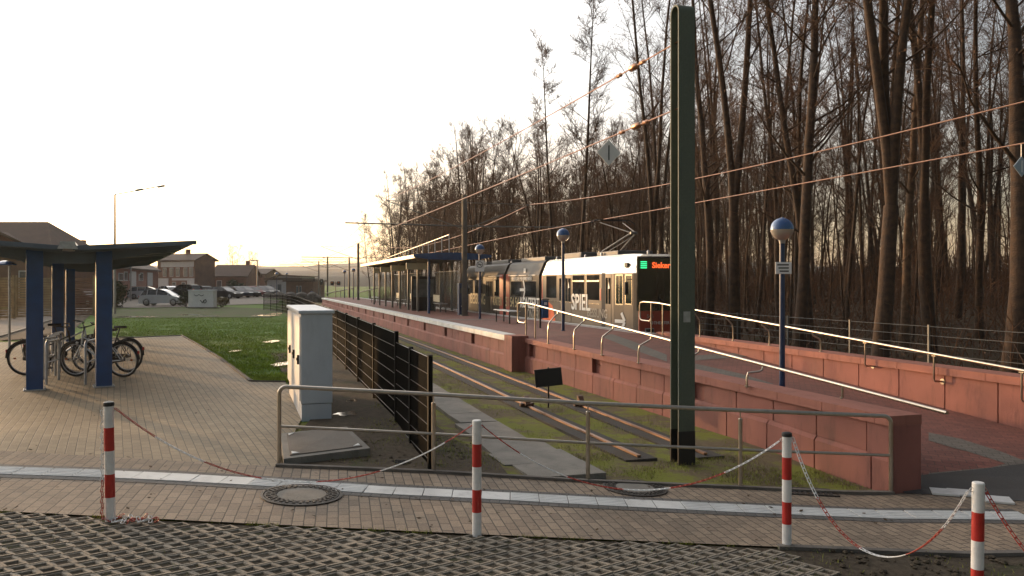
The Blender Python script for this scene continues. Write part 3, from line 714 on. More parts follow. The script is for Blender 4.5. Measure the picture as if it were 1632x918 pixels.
# ---- grey equipment cabinet
c0 = Vector((-3.12, 12.05, 0)); ed = Vector((-.318, .948, 0)).normalized(); en = Vector((ed.y, -ed.x, 0)); Lc, Wc = 3.1, .46
cz = -.01; t = thing('equipment_cabinet', c0 + UP * cz, 'tall pale grey steel equipment cabinet with latched doors beside the mesh fence', 'cabinet')
def ob(b, s0, s1, w0, w1, z0, z1, mi=0, bev=.008):
    c = c0 + ed * (s0 + s1) / 2 + en * (w0 + w1) / 2 + UP * (z0 + z1) / 2
    b.box(c, (abs(w1 - w0), abs(s1 - s0), z1 - z0), rz=math.atan2(en.y, en.x), mi=mi, bev=bev); return b
ob(MB(), 0, Lc, 0, Wc, .27, 1.60).build('body', 'cab_grey', t)
ob(MB(), .012, Lc - .012, .012, Wc - .012, -.15, .262).build('plinth', 'cab_grey', t)
ob(MB(), -.035, Lc + .03, -.035, Wc + .03, 1.603, 1.655, bev=.015).build('lid', 'cab_grey', t)
for k in range(3):
    dd = ob(MB(), .04 + k * 1.03, .04 + k * 1.03 + .99, -.018, -.002, .31, 1.56, bev=.005).build('door', 'cab_grey', t)
    h = MB(); ob(h, .09 + k * 1.03, .13 + k * 1.03, -.05, -.02, .85, .99, bev=.006); h.lathe(c0 + ed * (.11 + k * 1.03) - en * .03 + UP * .93, [(.02, 0), (.022, .03), (.0, .032)], 12, axis=-en); h.build('handle', 'black', dd)
# hinge row on the end face
h = MB()
for k in range(6): ob(h, .2, .24, Wc + .001, Wc + .014, .42 + k * .2, .46 + k * .2, bev=.003)
h.build('hinge', 'galv', t)
# ---- sloping concrete chamber
p1, p2, p3, p4 = P(452, 742), P(590, 727), P(553, 694), P(447, 701)
t = thing('concrete_chamber', p1, 'flat concrete cable chamber with a pale lid set in the mud by the railing', 'chamber')
b = MB(); tops_ = [p.z + h_ for p, h_ in zip((p1, p2, p3, p4), (.075, .10, .12, .085))]
b.loft([[Vector((p.x, p.y, p.z - .1)) for p in (p1, p2, p3, p4)], [Vector((p.x, p.y, z)) for p, z in zip((p1, p2, p3, p4), tops_)]]); b.build('chamber_wall', 'concrete', t)
cc = sum((Vector((p.x, p.y, z)) for p, z in zip((p1, p2, p3, p4), tops_)), Vector()) / 4
b = MB(); qs = [cc.lerp(Vector((p.x, p.y, z)), .84) for p, z in zip((p1, p2, p3, p4), tops_)]
b.loft([[q + UP * .002 for q in qs], [q + UP * .014 for q in qs]]); b.build('lid', 'path_asphalt', t)
b = MB()
for i, q in enumerate(qs):
    n1 = (qs[(i + 1) % 4] - q) * .10; n2 = (qs[i - 1] - q) * .10; q = q.lerp(cc, .05)
    b.loft([[q + UP * .015, q + n1 + UP * .015, q + n2 + UP * .015], [q + UP * .021, q + n1 + UP * .021, q + n2 + UP * .021]])
b.build('corner_mark', 'white_tile', t)
# ---- manhole covers and drain grate
def manhole(px, py, r, label):
    c = P(px, py); sl_ = -.054 if c.x < 4 else 0; t = thing('manhole_cover', c, label, 'manhole'); z = c.z
    f = MB(); f.lathe(c, [(r, -.03), (r, .018), (r * .93, .020), (r * .93, .008), (r * .90, .008), (r * .90, .018), (r * .62, .020), (r * .62, .010), (r * .6, .01)], 48)
    for k in range(32):
        a = 2 * pi * k / 32
        for rr in (.70, .80):
            p = c + Vector((cos(a + rr), sin(a + rr), 0)) * r * rr; f.box(p + UP * .021, (.05 * r / .4, .022, .010), rz=a + rr)
    f.build('iron_ring', 'iron', t); m = MB(); m.lathe(c, [(r * .6, .0), (r * .6, .019), (r * .1, .021), (0, .021)], 48); m.build('centre', 'concrete', t)
    t.rotation_euler = (0, R_(3.1), 0)
manhole(481, 790, .40, 'round iron manhole cover with concrete centre beside the white guide strip')
manhole(1012, 779, .36, 'half buried round manhole cover between the railing and the white strip')
c = P(1290, 785); t = thing('drain_grate', c, 'small slotted iron drain grate at the foot of the railing', 'drain')
b = MB(); 
for k in range(9): b.box(c + Vector((-.24 + .06 * k, 0, .008)), (.03, .26, .02), ry=0, rz=R_(-14))
b.box(c + Vector((0, .15, .008)), (.58, .03, .022)); b.box(c + Vector((0, -.15, .008)), (.58, .03, .022)); b.build('grate', 'iron', t); t.rotation_euler = (0, R_(3.1), 0)

# ---- hairpin steel mast at the track end
mc = Vector((2.245, 10.74, 0)); zb = G(mc.x, mc.y); t = thing('steel_mast', (mc.x, mc.y, zb), 'tall grey green hairpin steel mast with black foot at the track end', 'mast')
def mp_(a, c, z): return Vector((*(mc + D * a + N * c).xy, z))
topz = 5.71; hd = .115; hw = .118
def hairpin(z0, z1, arcs, mat, name):
    prof = []
    for th in (0, .022):
        R = hd - th
        prof.append([(-R, z0), (-R, z1)] if not arcs else [(-R, z0)] + [(-R * cos(a), topz - hd + R * sin(a)) for a in [pi * k / 20 for k in range(21)]] + [(R, z0)])
    if arcs:
        rings = []
        for (a0, zz0), (a1, zz1) in zip(prof[0], prof[1]): rings.append([mp_(a0, -hw, zz0), mp_(a0, hw, zz0), mp_(a1, hw, zz1), mp_(a1, -hw, zz1)])
        b = MB().loft(rings, sm=True)
    b.build(name, mat, t)
hairpin(zb + .42, 0, True, 'mast_green', 'hairpin_flange')
b = MB(); b.loft([[mp_(a, c, z) for a, c in ((-hd + .024, -.012), (hd - .024, -.012), (hd - .024, .012), (-hd + .024, .012))] for z in (zb + .42, topz - hd)]); b.build('web', 'mast_green', t)
b = MB()
for s in (-1, 1): b.loft([[mp_(s * (hd + .003), -hw - .003, z), mp_(s * (hd + .003), hw + .003, z), mp_(s * (hd - .025), hw + .003, z), mp_(s * (hd - .025), -hw - .003, z)] for z in (zb - .1, zb + .42)])
b.loft([[mp_(a, c, z) for a, c in ((-hd + .024, -.014), (hd - .024, -.014), (hd - .024, .014), (-hd + .024, .014))] for z in (zb - .1, zb + .42)])
b.build('painted_foot', 'mast_black', t)
b = MB(); b.box(mc - D * (hd + .003) + UP * 1.62, (.10, .004, .14), rz=math.atan2(N.y, N.x)); b.build('number_plate', 'galv', t)

# ---- track end board and rail stops
c = P(874, 648); t = thing('track_sign', c, 'black rectangular board on a thin post between the rails, seen from behind', 'sign')
b = MB(); b.tube([c - UP * .1, c + UP * .75], .018, 8); b.build('post', 'black', t)
b = MB(); b.box(c + Vector((0, -.02, .56)), (.52, .02, .34), rz=R_(3), ry=R_(-6), bev=.004); b.build('board', 'black', t)
for (u, v, l) in ((4.85, 0, 'rusty rail stop clamped on the rail nearer the concrete path'), (4.6, 1.0, 'rusty rail stop clamped on the rail nearer the ramp wall')):
    p = T(u, v); p.z = G(p.x, p.y); t = thing('rail_stop', p, l, 'rail stop'); b = MB()
    b.box(p + UP * .06, (.12, .30, .05), rz=TRK_ANG - pi / 2, bev=.006); b.loft([[p + D * a + N * w + UP * z for w, z in ((-.05, .07), (.05, .07), (.05, hh), (-.05, hh))] for a, hh in ((-.1, .10), (.0, .20), (.06, .21))]); b.build('shoe', 'rust', t)
    b = MB(); b.box(p + UP * .05, (.26, .10, .06), rz=TRK_ANG - pi / 2, bev=.006); b.build('clamp', 'rust', t)

# ---- handrails
def bracket_up(b, base, out, top):       # swan neck from the wall cap to under the rail
    h = top.z - base.z; pts = [base - UP * .02, base + UP * (h * .42)]
    p1 = base + UP * (h * .62) + out * .02; p2 = top - out * .06 - UP * .10; pts += [p1, p2, top - UP * .075 - out * .01, top - UP * .02]
    b.tube(pts, .017, 8); b.lathe(base, [(.04, 0), (.04, .008), (0, .009)], 12)
lw = thing('handrail', T(11, 2.1, .6), 'steel handrail on curved brackets along the low wall on the track side of the ramp', 'handrail', 'pair of ramp handrails')
railz = lambda u: .6 - .0615 * (11.2 - u) + .90
vl = lambda u: 2.12 + (11.15 - u) * .018
pts = [T(-2.75, vl(-2.75), railz(-2.75))] + [T(u, vl(u), railz(u)) for u in (0, 3, 6, 9, 11)] + [T(11.9, 2.11, 1.50)] + [T(12.1 + .0, 2.11, 1.47), T(12.15, 2.11, 1.40), T(12.15, 2.11, 1.05), T(12.1, 2.11, .98), T(12.0, 2.11, .95), T(11.55, 2.11, .95), T(11.45, 2.11, .98), T(11.4, 2.11, 1.05), T(11.4, 2.11, 1.48)]
b = MB(); b.tube(pts, .023, 12); b.build('rail', 'steel', lw)
for u in (11.4, 10.6): 
    b = MB(); b.tube([T(u, 2.11, .57), T(u, 2.11, 1.48)], .02, 10); b.build('post', 'steel', lw)
for u in (9.0, 7.33, 5.8, 4.12, 2.4, .6, -1.1):
    b = MB(); base = T(u + .05, vl(u) - .24, .578 - .0045 * (11.15 - u)); top = T(u, vl(u), railz(u))
    if top.z - base.z > .25: bracket_up(b, base, N, top)
    else:
        s = T(u, vl(u), top.z - .16); b.tube([s - N * .03, s, s + UP * .05, top - UP * .01], .017, 8)
    b.build('bracket', 'steel', lw)
rr_ = thing('handrail', T(11, 5.9, .6), 'steel handrail gleaming gold along the red wall on the wood side of the ramp', 'handrail', 'pair of ramp handrails')
vr = 5.90; b = MB(); pts = [T(-6.2, vr, railz(-3) - .03)] + [T(u, vr, railz(u)) for u in (-3, 0, 3, 6, 9, 11)] + [T(11.9, vr, 1.5), T(12.1, vr, 1.47), T(12.15, vr, 1.40), T(12.15, vr, 1.05), T(12.1, vr, .98), T(12.0, vr, .95), T(11.5, vr, .95), T(11.4, vr, 1.05), T(11.4, vr, 1.48)]
b.tube(pts, .023, 12); b.build('rail', 'steel', rr_)
for u in (11.4, 10.7): 
    b = MB(); b.tube([T(u, vr, .57), T(u, vr, 1.48)], .02, 10); b.build('post', 'steel', rr_)
def uat(px, v):
    a = P0 + N * v; k = (px - 816) / F; return (a.x - a.y * k) / (.2914 + .9566 * k)
for px in (1115, 1168, 1226, 1308):
    u = uat(px, 6.1); b = MB(); bracket_up(b, T(u + .05, 6.14, .65), -N, T(u, vr, railz(u))); b.build('bracket', 'steel', rr_)
for px in (1381, 1491, 1631):
    u = uat(px, 5.93); top = T(u, vr, railz(u)); w = T(u - .03, 6.0, top.z - .46); b = MB()
    b.tube([top - UP * .01, top - UP * .42, top - UP * .455 + N * .02, w + N * .05], .017, 8); b.lathe(w + N * .052, [(.05, 0), (.05, .012), (0, .013)], 16, axis=-N)
    b.box(top - UP * .03, (.03, .08, .014), rz=TRK_ANG - pi / 2); b.build('bracket', 'steel', rr_)

# ---- ball lamps
def ball_lamp(p, h, label, r=.2, group='blue ball topped lamps along the platform and ramp'):
    t = thing('ball_lamp', p, label, 'lamp', group); b = MB(); b.tube([p - UP * .1, p + UP * (h - r * 1.1)], [.052, .045], 14); b.lathe(p, [(.07, 0), (.07, .02), (.05, .03)], 14); b.build('pole', 'blue_dark', t)
    q = p + UP * h; c = MB(); c.lathe(q, [(.05, -r * 1.25), (.06, -r * .98), (.075, -r * .93)], 16); c.build('collar', 'galv', t)
    lo = MB(); lo.lathe(q, [(r * sin(a), -r * cos(a)) for a in [.35 + (pi / 2 - .35) * k / 10 for k in range(11)]], 28); lo.build('globe', 'lamp_glass', t)
    up = MB(); up.lathe(q + UP * .002, [(r * 1.012, -.012), (r * 1.012, .0)] + [(r * cos(a), r * sin(a)) for a in [pi / 2 * k / 10 for k in range(1, 10)]] + [(.02, r * 1.0), (.02, r * 1.04), (0, r * 1.05)], 28); up.build('lamp_shade', 'lamp_blue', t)
    return t
p = T(2.38, 3.9); p.z = Rf(p.x, p.y); t = ball_lamp(p, 3.0 - p.z, 'blue ball lamp with a small notice standing at the foot of the ramp')
s = MB(); xs_ = -D * .3 + Vector((1, 0, 0)); xs_ = Vector((1, .08, 0)).normalized(); q = p + Vector((0, -.07, 0)); q.z = 2.32
s.box(q, (.28, .012, .205), bev=.003); s.build('notice', 'sign_white', t)
s = MB()
for k in range(3): s.box(q + Vector((.0 + .01 * (k - 1), -.008, .055 - .055 * k)), (.20 - .02 * k, .003, .022))
s.build('notice_lettering', 'black', t)
p = T(13.4, 3.94, .60 + fall(13.4)); ball_lamp(p, 2.92, 'blue ball lamp in front of the silver tram section')
p = T(23, 3.84, .60 + fall(23)); t = ball_lamp(p, 2.9, 'blue ball lamp with a white no smoking sign beside the platform shelter')
q = p + Vector((0, -.06, 2.20)); s = MB(); s.box(q, (.36, .012, .46), bev=.003); s.build('sign_plate', 'sign_white', t)
s = MB(); cc = q + Vector((0, -.009, .06)); s.tube(arc(cc, .12, 0, 2 * pi, 24, (1, 0, 0), UP), .012, 6); s.tube([cc + Vector((-.085, 0, .085)), cc + Vector((.085, 0, -.085))], .010, 6); s.build('ring_symbol', 'black', t)
s = MB(); s.box(cc + Vector((0, .001, 0)), (.15, .004, .03), ry=0); s.build('cigarette_symbol', 'black', t)
for u, l in ((73.5, 'far ball lamp on the platform just past the shelter'), (83, 'ball lamp at the far end of the platform')):
    p = T(u, 3.9, .60 + fall(u)); ball_lamp(p, 2.95, l)
for px, py, l in ((441, 470, 'ball lamp in front of the white hall'), (457, 468, 'ball lamp beside the brown flat roofed house')):
    p = P(px, 476); p.x = XY(px, p.y); ball_lamp(p, Z(437, p.y) - p.z, l, r=.24)

# ================================================================== OVERHEAD LINE
def mast(u, v, h, label, arms=True, w=.2):
    z0 = .60 + fall(u); p = T(u, v, z0); t = thing('catenary_mast', p, label, 'mast', 'grey overhead line masts'); b = MB()
    for s in (-1, 1): b.box(p + D * s * w / 2 + UP * h / 2, (w, .02, h + .1), rz=TRK_ANG - pi / 2, bev=.002)
    b.box(p + UP * h / 2, (.014, w - .02, h), rz=TRK_ANG - pi / 2); b.build('column', 'mast_grey', t)
    b = MB(); b.box(p + UP * .02, (w * 1.7, w * 1.7, .04), rz=TRK_ANG - pi / 2); b.build('base_plate', 'mast_grey', t)
    if arms:
        for sv, L in ((-1, 5.4), (1, 5.2)):
            az = z0 + 4.15; b = MB(); b.tube([p + N * sv * .1 + UP * 4.12, p + N * sv * L + UP * 4.16], .03, 8); b.build('cantilever_arm', 'mast_grey', t)
            b = MB(); tip = p + N * sv * (3.6 if sv < 0 else 3.15) + UP * 5.2; b.tube([p + N * sv * .1 + UP * 4.0, tip], .022, 6); b.tube([p + N * sv * .1 + UP * 5.2, tip], .012, 5); b.build('strut', 'mast_grey', t)
            b = MB(); b.lathe(p + N * sv * 3.3 + UP * 4.12, [(.02, -.1), (.045, -.05), (.045, .05), (.02, .1)], 8, axis=N); b.build('insulator', 'rust', t)
    return t
mast(26.6, 4.05, 5.5, 'tall grey steel mast with side arms in front of the platform shelter')
mast(71, 4.1, 5.5, 'overhead line mast beyond the far end of the shelter roof')
mast(111, 4.1, 5.6, 'distant overhead line mast standing tallest against the pale sky')
for px, Y, top, l in ((556.5, 96, 410, 'slim overhead mast between the two bigger far masts'), (508, 120, 416, 'farthest overhead mast beside the signal lights')):
    x = XY(px, Y); u, v = UV(x, Y); z0 = G(x, Y) if v < 1.6 else .6 + fall(u); h = Z(top, Y) - z0; t = thing('catenary_mast', (x, Y, z0), l, 'mast', 'grey overhead line masts'); b = MB(); b.tube([(x, Y, z0 - .1), (x, Y, z0 + h)], [.12, .09], 10); b.build('column', 'mast_grey', t)
    b = MB(); b.tube([Vector((x, Y, z0 + h - .6)) - N * 5.5, Vector((x, Y, z0 + h - .55)) + N * 2], .035, 6); b.tube([Vector((x, Y, z0 + h - 1.6)), Vector((x, Y, z0 + h - .3)) - N * 3.5], .025, 6); b.build('cantilever_arm', 'mast_grey', t)
def wire(name, pts, label, r=.012, mat='wire'):
    b = MB(); b.tube(pts, r, 6); o = b.build(name, mat); o['label'] = label; o['category'] = 'wire'; o['group'] = 'overhead line wires'; return o
def sag(a, c, s, n=24): return [a.lerp(c, i / n) - UP * s * 4 * (i / n) * (1 - i / n) for i in range(n + 1)]
tipz = lambda u: .60 + fall(u) + 5.2
nearM = sag(T(-.25, .44, 5.24), T(26.6, .45, tipz(26.6)), .12) + sag(T(26.6, .45, tipz(26.6)), T(71, .5, tipz(71)), .7)[1:]
nearC = sag(T(-.25, .44, 4.36), T(26.6, .45, 4.42), .03) + sag(T(26.6, .45, 4.42), T(71, .5, 4.25), .05)[1:]
farM = sag(T(-19, 7.15, 5.85), T(26.6, 7.2, tipz(26.6)), .78) + sag(T(26.6, 7.2, tipz(26.6)), T(71, 7.2, tipz(71)), .7)[1:] + sag(T(71, 7.2, tipz(71)), T(111, 7.2, tipz(111)), .6)[1:]
farC = sag(T(-19, 7.15, 4.36), T(26.6, 7.2, 4.42), .03) + sag(T(26.6, 7.2, 4.42), T(71, 7.2, 4.25), .04)[1:] + sag(T(71, 7.2, 4.25), T(111, 7.2, 4.1), .04)[1:]
wire('messenger_wire', nearM, 'upper copper wire running from the hairpin mast over the near track', .010)
wire('contact_wire', nearC, 'lower copper wire ending on the hairpin mast, with a white diamond sign hanging from it', .010)
wire('messenger_wire', farM, 'upper copper wire climbing across the trees over the far track', .012)
wire('contact_wire', farC, 'lower copper wire touching the tram pantograph over the far track', .011)
def at(pts, u):
    best = min(range(len(pts) - 1), key=lambda i: abs(UV(pts[i].x, pts[i].y)[0] - u)); a, c = pts[best], pts[best + 1]; ua, uc = UV(a.x, a.y)[0], UV(c.x, c.y)[0]
    return a.lerp(c, (u - ua) / (uc - ua))
for us, pts in (((.8, 1.1, 1.6), nearM), ((.7, 1.0, 1.5), nearC)):
    for k, u in enumerate(us):
        q = at(pts, u); b = MB(); dd = (at(pts, u + .2) - q).normalized(); b.lathe(q, [(.015, -.09), (.035, -.05), (.02, 0), (.035, .05), (.015, .09)] if k != 1 else [(.02, -.12), (.05, -.08), (.05, .08), (.02, .12)], 8, axis=dd)
        o = b.build('wire_insulator', 'wire'); o['label'] = 'small insulator threaded on a wire close to the hairpin mast'; o['category'] = 'insulator'; o['group'] = 'wire insulators by the hairpin mast'
def diamond(c, r, mat, label, facing, bar='black', hang=.25):
    t = thing('diamond_sign', c, label, 'sign'); x = Vector((facing.y, -facing.x, 0)).normalized(); b = MB(); f = facing.normalized()
    b.loft([[c + x * r + f * s, c + UP * r + f * s, c - x * r + f * s, c - UP * r + f * s] for s in (-.006, .006)]); b.build('plate', mat, t)
    b = MB(); b.box(c - f * .010 * 1 + UP * .0, (.018, .004, r * 1.15), rz=math.atan2(x.y, x.x)); b.box(c + f * .010, (.018, .004, r * 1.15), rz=math.atan2(x.y, x.x)); b.build('bar_symbol', bar, t)
    b = MB(); b.tube([c + UP * r * .95, c + UP * (r + hang)], .008, 6); b.build('hanger', 'galv', t)
q = at(nearC, 2.0); diamond(Vector((q.x, q.y, 4.12)), .205, 'sign_white', 'white diamond sign with a black bar hanging from the wire left of the hairpin mast', -D, hang=q.z - 4.12 - .205)
q = at(farC, .52); diamond(Vector((q.x, q.y, 3.98)), .17, 'sign_blue', 'grey blue diamond sign hanging before the rightmost thick tree trunk', -D, bar='sign_white', hang=q.z - 3.98 - .17)

# ================================================================== TRAM
TZ = fall(20)
tram = thing('tram', T(24, 7.2, -.3), 'three section tram in silver and dark theatre livery standing at the platform', 'tram')
VS = 6.08; VE = 8.36; VM = (VS + VE) / 2
def ring(u, vin=0.0, zt=0.0):
    prof = [(VS + .04 + vin, .05), (VS + vin, .25), (VS + vin, 2.40), (VS + .05 + vin, 2.52), (VS + .22 + vin, 2.93 + zt), (VS + .34 + vin, 3.02 + zt)]
    full = prof + [(2 * VM - v, z) for v, z in prof[::-1]]
    return [T(u, v, z + TZ) for v, z in full]
def section(u0, u1, mats, name='body_section'):
    b = MB(); b.loft([ring(u0), ring(u1)])
    o = b.build(name, mats, tram); me = o.data
    for p in me.polygons:
        zc = sum(me.vertices[i].co.z for i in p.vertices) / len(p.vertices) - TZ
        p.material_index = 1 if (2.45 < zc < 2.99) else (2 if zc >= 2.99 else 0)
    return o
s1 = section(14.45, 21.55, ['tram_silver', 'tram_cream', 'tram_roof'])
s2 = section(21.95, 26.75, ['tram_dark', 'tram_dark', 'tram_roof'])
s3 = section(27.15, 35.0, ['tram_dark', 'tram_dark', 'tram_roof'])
for u0, u1 in ((21.55, 21.95), (26.75, 27.15)):
    b = MB(); n = 5
    rs = []
    for k in range(n * 2 + 1):
        u = u0 + (u1 - u0) * k / (n * 2); i_ = .06 if k % 2 else .12; r = ring(u); c = T(u, VM, 1.5 + TZ); rs.append([c + (q - c) * (1 - i_ * .6) for q in r])
    b.loft(rs); b.build('bellows', 'bellows', tram)
# cab
def cab(u0, dirn, name='cab'):
    b = MB(); st = [(0, 0, 0), (.55, .13, 0), (1.0, .22, -.02), (1.22, .32, -.10)]; b.loft([ring(u0 + dirn * a, i_, z) for a, i_, z in st])
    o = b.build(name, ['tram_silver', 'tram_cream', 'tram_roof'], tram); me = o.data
    for p in me.polygons:
        zc = sum(me.vertices[i].co.z for i in p.vertices) / len(p.vertices) - TZ; p.material_index = 1 if (2.45 < zc < 2.99) else (2 if zc >= 2.99 else 0)
    return o
cb = cab(14.45, -1); cb2 = cab(35.0, 1)
uf = 14.45 - 1.22
def side(b, u0, u1, z0, z1, mi=0, off=.006, th=.012, bev=.0):        # plate on the platform side of the tram
    c = (T(u0, VS, 0) + T(u1, VS, 0)) / 2 - N * (off - th / 2 + .0); b.box(Vector((c.x, c.y, (z0 + z1) / 2 + TZ)), (th, abs(u1 - u0), z1 - z0), rz=TRK_ANG - pi / 2, mi=mi, bev=bev); return b
def window(sec, u0, u1, z0, z1, split=None, fr='tram_cream'):
    w = MB(); side(w, u0 - .05, u1 + .05, z0 - .05, z1 + .05, off=.004); o_ = w.build('window', 'tram_silver' if fr else 'black', sec)
    g_ = MB(); side(g_, u0, u1, z0, z1, off=.010); g_.build('pane', 'glass_dark', o_)
    if split:
        f = MB(); side(f, u0, u1, split, split + .05, off=.018); f.build('vent_bar', 'tram_cream', o_)
    return o_
window(s1, 19.85, 21.0, 1.50, 2.36, None); window(s1, 16.98, 18.1, 1.50, 2.36, 2.13); window(s1, 15.62, 16.72, 1.50, 2.36, 2.13)
def door(sec, u0, u1, z0, z1, leaf=2, mat='tram_silver', tri=True):
    w = MB(); side(w, u0, u1, z0, z1, off=.003); o_ = w.build('door', 'black', sec); L = (u1 - u0) / leaf
    for k in range(leaf):
        a = u0 + k * L; lf = MB(); side(lf, a + .02, a + L - .02, z0 + .02, z1 - .02, off=.009); lf.build('door_leaf', mat, o_)
        for j in range(2):
            g_ = MB(); h_ = (L - .16) / 2; side(g_, a + .05 + j * (h_ + .06), a + .05 + j * (h_ + .06) + h_, z0 + .78, z1 - .14, off=.014); g_.build('door_pane', 'glass_dark', o_)
        if tri:
            c = T(a + L * .35, VS - .018, 2.0 + TZ); m_ = MB(); m_.loft([[c + D * .07 + UP * -.1 - N * s, c - D * .07 - UP * .1 - N * s, c + UP * .13 - N * s] for s in (0, .003)]); m_.build('sticker', 'letter', o_)
door(s1, 18.25, 19.55, .62, 2.40); door(s1, 14.62, 15.12, .62, 2.40, leaf=1)
g_ = MB(); side(g_, 15.14, 15.42, .60, 2.42, off=.008); g_.build('door_gap', 'bellows', s1)
b = MB(); side(b, 15.47, 15.55, 1.5, 1.9, off=.012); b.build('button_panel', 'post_red', s1)
window(s2, 22.3, 23.8, 1.50, 2.15, None, None); window(s2, 24.3, 25.9, 1.50, 2.15, None, None)
door(s3, 29.0, 30.3, .62, 2.3, mat='tram_dark', tri=False); window(s3, 27.9, 28.7, 1.45, 2.25, None, None); window(s3, 31.0, 32.6, 1.45, 2.25, None, None); window(s3, 33.0, 34.6, 1.45, 2.25, None, None)
b = MB(); side(b, 28.5, 28.62, 1.65, 2.2, off=.02); b.build('painted_lit_interior', 'cream_board', s3)  # cream plate on the glass, interior light painted as plain colour
b = MB(); side(b, 21.6 - .02, 21.45, .3, 2.4, off=.005); side(b, 26.15, 26.7, .3, 2.48, off=.005); side(b, 27.2, 27.8, .3, 2.48, off=.005); b.build('red_panel', 'tram_red', tram)
b = MB()
for u0, u1 in ((27.3, 29.8), (24.9, 26.3), (23.6, 24.7), (22.4, 23.4)): side(b, u0, u1, 2.40, 2.43, off=.018)
b.build('gutter_strip', 'letter', tram)
b = MB(); side(b, 15.6, 21.4, 1.36, 1.385, off=.012); b.build('trim_strip', 'tram_cream', s1)
# orange poster figure shape
def uvz(pts, off): return [T(u, VS - off, z + TZ) for u, z in pts]
op = [(21.4, .50), (21.42, 1.15), (21.2, 1.28), (20.7, 1.32), (20.3, 1.20), (20.12, .95), (19.95, .60), (19.85, .42), (20.3, .40), (20.6, .62), (20.9, .5)]
b = MB(); b.loft([uvz(op, .004), uvz(op, .009)]); b.build('poster_shape', 'tram_orange', s1)
def ttext(body, u, z, size, mat, sx=1.0, bold=.004, par=tram, off=.016, name='lettering'):
    return text(name, body, size, mat, T(u, VS - off, z + TZ), -D, par, depth=.006, sx=sx, bold=bold)
ttext('SPIEL', 18.20, 1.13, .80, 'letter', sx=1.02, bold=.014, par=s1, off=.022)
ttext('BESSUNG', 16.68, .92, .42, 'letter_grey', sx=1.0, bold=.008, par=s1)
ttext('KONZERT', 24.5, 1.02, .62, 'letter', sx=.92, bold=.012, par=s2)
ttext('KONZERT', 23.8, .56, .60, 'letter_grey', sx=.80, bold=.012, par=s2)
ttext('51 54 54', 26.75, 1.0, .62, 'letter_gold', sx=.95, bold=.008, par=s2)
ttext('KARTEN', 28.9, 1.0, .56, 'letter_gold', sx=.70, bold=.008, par=s3)
ttext('BESSUNG', 33.5, .98, .78, 'letter_gold', sx=.95, bold=.012, par=s3)
ttext('BIELEFELDER PHILHARMONIKER', 25.7, 2.2, .22, 'letter', sx=.92, bold=.003, par=s2, off=.03)
c = T(24.0, VS - .01, 2.62 + TZ)
b = MB(); b.box(c - N * -.06, (.02, .26, .20), rz=TRK_ANG - pi / 2); b.build('roof_emblem', 'letter', s2)
def arrow(c, x, n_, L, h, w, name, par, mat='letter'):
    def bar(p, q):
        d_ = (q - p).normalized(); s_ = d_.cross(n_).normalized(); return [[p + s_ * w / 2 + n_ * s, p - s_ * w / 2 + n_ * s, q - s_ * w / 2 + n_ * s, q + s_ * w / 2 + n_ * s] for s in (0, .006)]
    b = MB(); b.loft(bar(c, c + x * L)); tip = c + x * (L * 1.02); b.loft(bar(tip + UP * .01, tip - x * L * .34 + UP * h)); b.loft(bar(tip - UP * .01, tip - x * L * .34 - UP * h)); b.build(name, mat, par)
arrow(T(24.5, VS - .016, 1.78 + TZ), -D, -N, .70, .42, .12, 'arrow_mark', s2)
# cab side features follow the tapered side
ca_ = T(14.45, VS, 0); cb_ = T(13.90, VS + .13, 0); cc_ = T(13.45, VS + .22, 0)
def onslope(a, c, s0, s1, z0, z1, name, mat, par, off=.008):
    e_ = (c - a).normalized(); n_ = Vector((e_.y, -e_.x, 0)); n_ = n_ if n_.dot(N) < 0 else -n_; b = MB()
    b.loft([[a + e_ * s + n_ * o_ + UP * (z + TZ) for s, o_ in ((s0, -.004), (s1, -.004), (s1, off), (s0, off))] for z in (z0, z1)]); return b.build(name, mat, par)
o_ = onslope(ca_, cb_, .10, .50, 1.38, 2.36, 'cab_window', 'tram_cream', cb); onslope(ca_, cb_, .14, .28, 1.42, 2.32, 'pane', 'glass_dark', o_, .014); onslope(ca_, cb_, .31, .46, 1.42, 2.32, 'pane', 'glass_dark', o_, .014)
o_ = onslope(cb_, cc_, .04, .40, 1.40, 2.36, 'cab_window', 'tram_cream', cb); onslope(cb_, cc_, .08, .37, 1.44, 2.32, 'pane', 'glass_dark', o_, .014)
e_ = (cb_ - ca_).normalized(); n_ = Vector((-e_.y, e_.x, 0)); n_ = n_ if n_.dot(N) < 0 else -n_
arrow(ca_ + e_ * .08 + UP * (.86 + TZ) + n_ * .008, e_, n_, .50, .27, .11, 'arrow_mark', cb)
e2_ = (cc_ - cb_).normalized()
# front: windscreen, display, lower mask
def front(b, v0, v1, z0, z1, off0=.0, depth=.03, bow=.06, n=8):
    rings = []
    for k in range(n + 1):
        v = v0 + (v1 - v0) * k / n; bw = bow * (1 - ((v - VM) / (.75)) ** 2); uu = uf - off0 - bw
        rings.append([T(uu, v, z0 + TZ), T(uu + depth + .05, v, z0 + TZ), T(uu + depth + .05, v, z1 + TZ), T(uu, v, z1 + TZ)])
    b.loft(rings, sm=False); return b
fr = front(MB(), VS + .31, VE - .31, .30, 1.22, .03).build('front_mask', 'tram_red', cb)
ws = front(MB(), VS + .26, VE - .26, 1.22, 2.86, .045).build('windscreen', 'glass_dark', cb)
front(MB(), VS + .26, VE - .26, 2.86, 2.92, .06).build('screen_hood', 'bellows', cb)
def fvec(v): return T(uf - .045 - .06 * (1 - ((v - VM) / .75) ** 2) - .012, v, 0)
for k in range(4):
    b = MB(); p = fvec(6.56); b.box(Vector((p.x, p.y, 2.56 + .062 * k + TZ)), (.30, .01, .028), rz=math.atan2(N.y, N.x) + .12); b.build('line_display', 'led_green', ws)
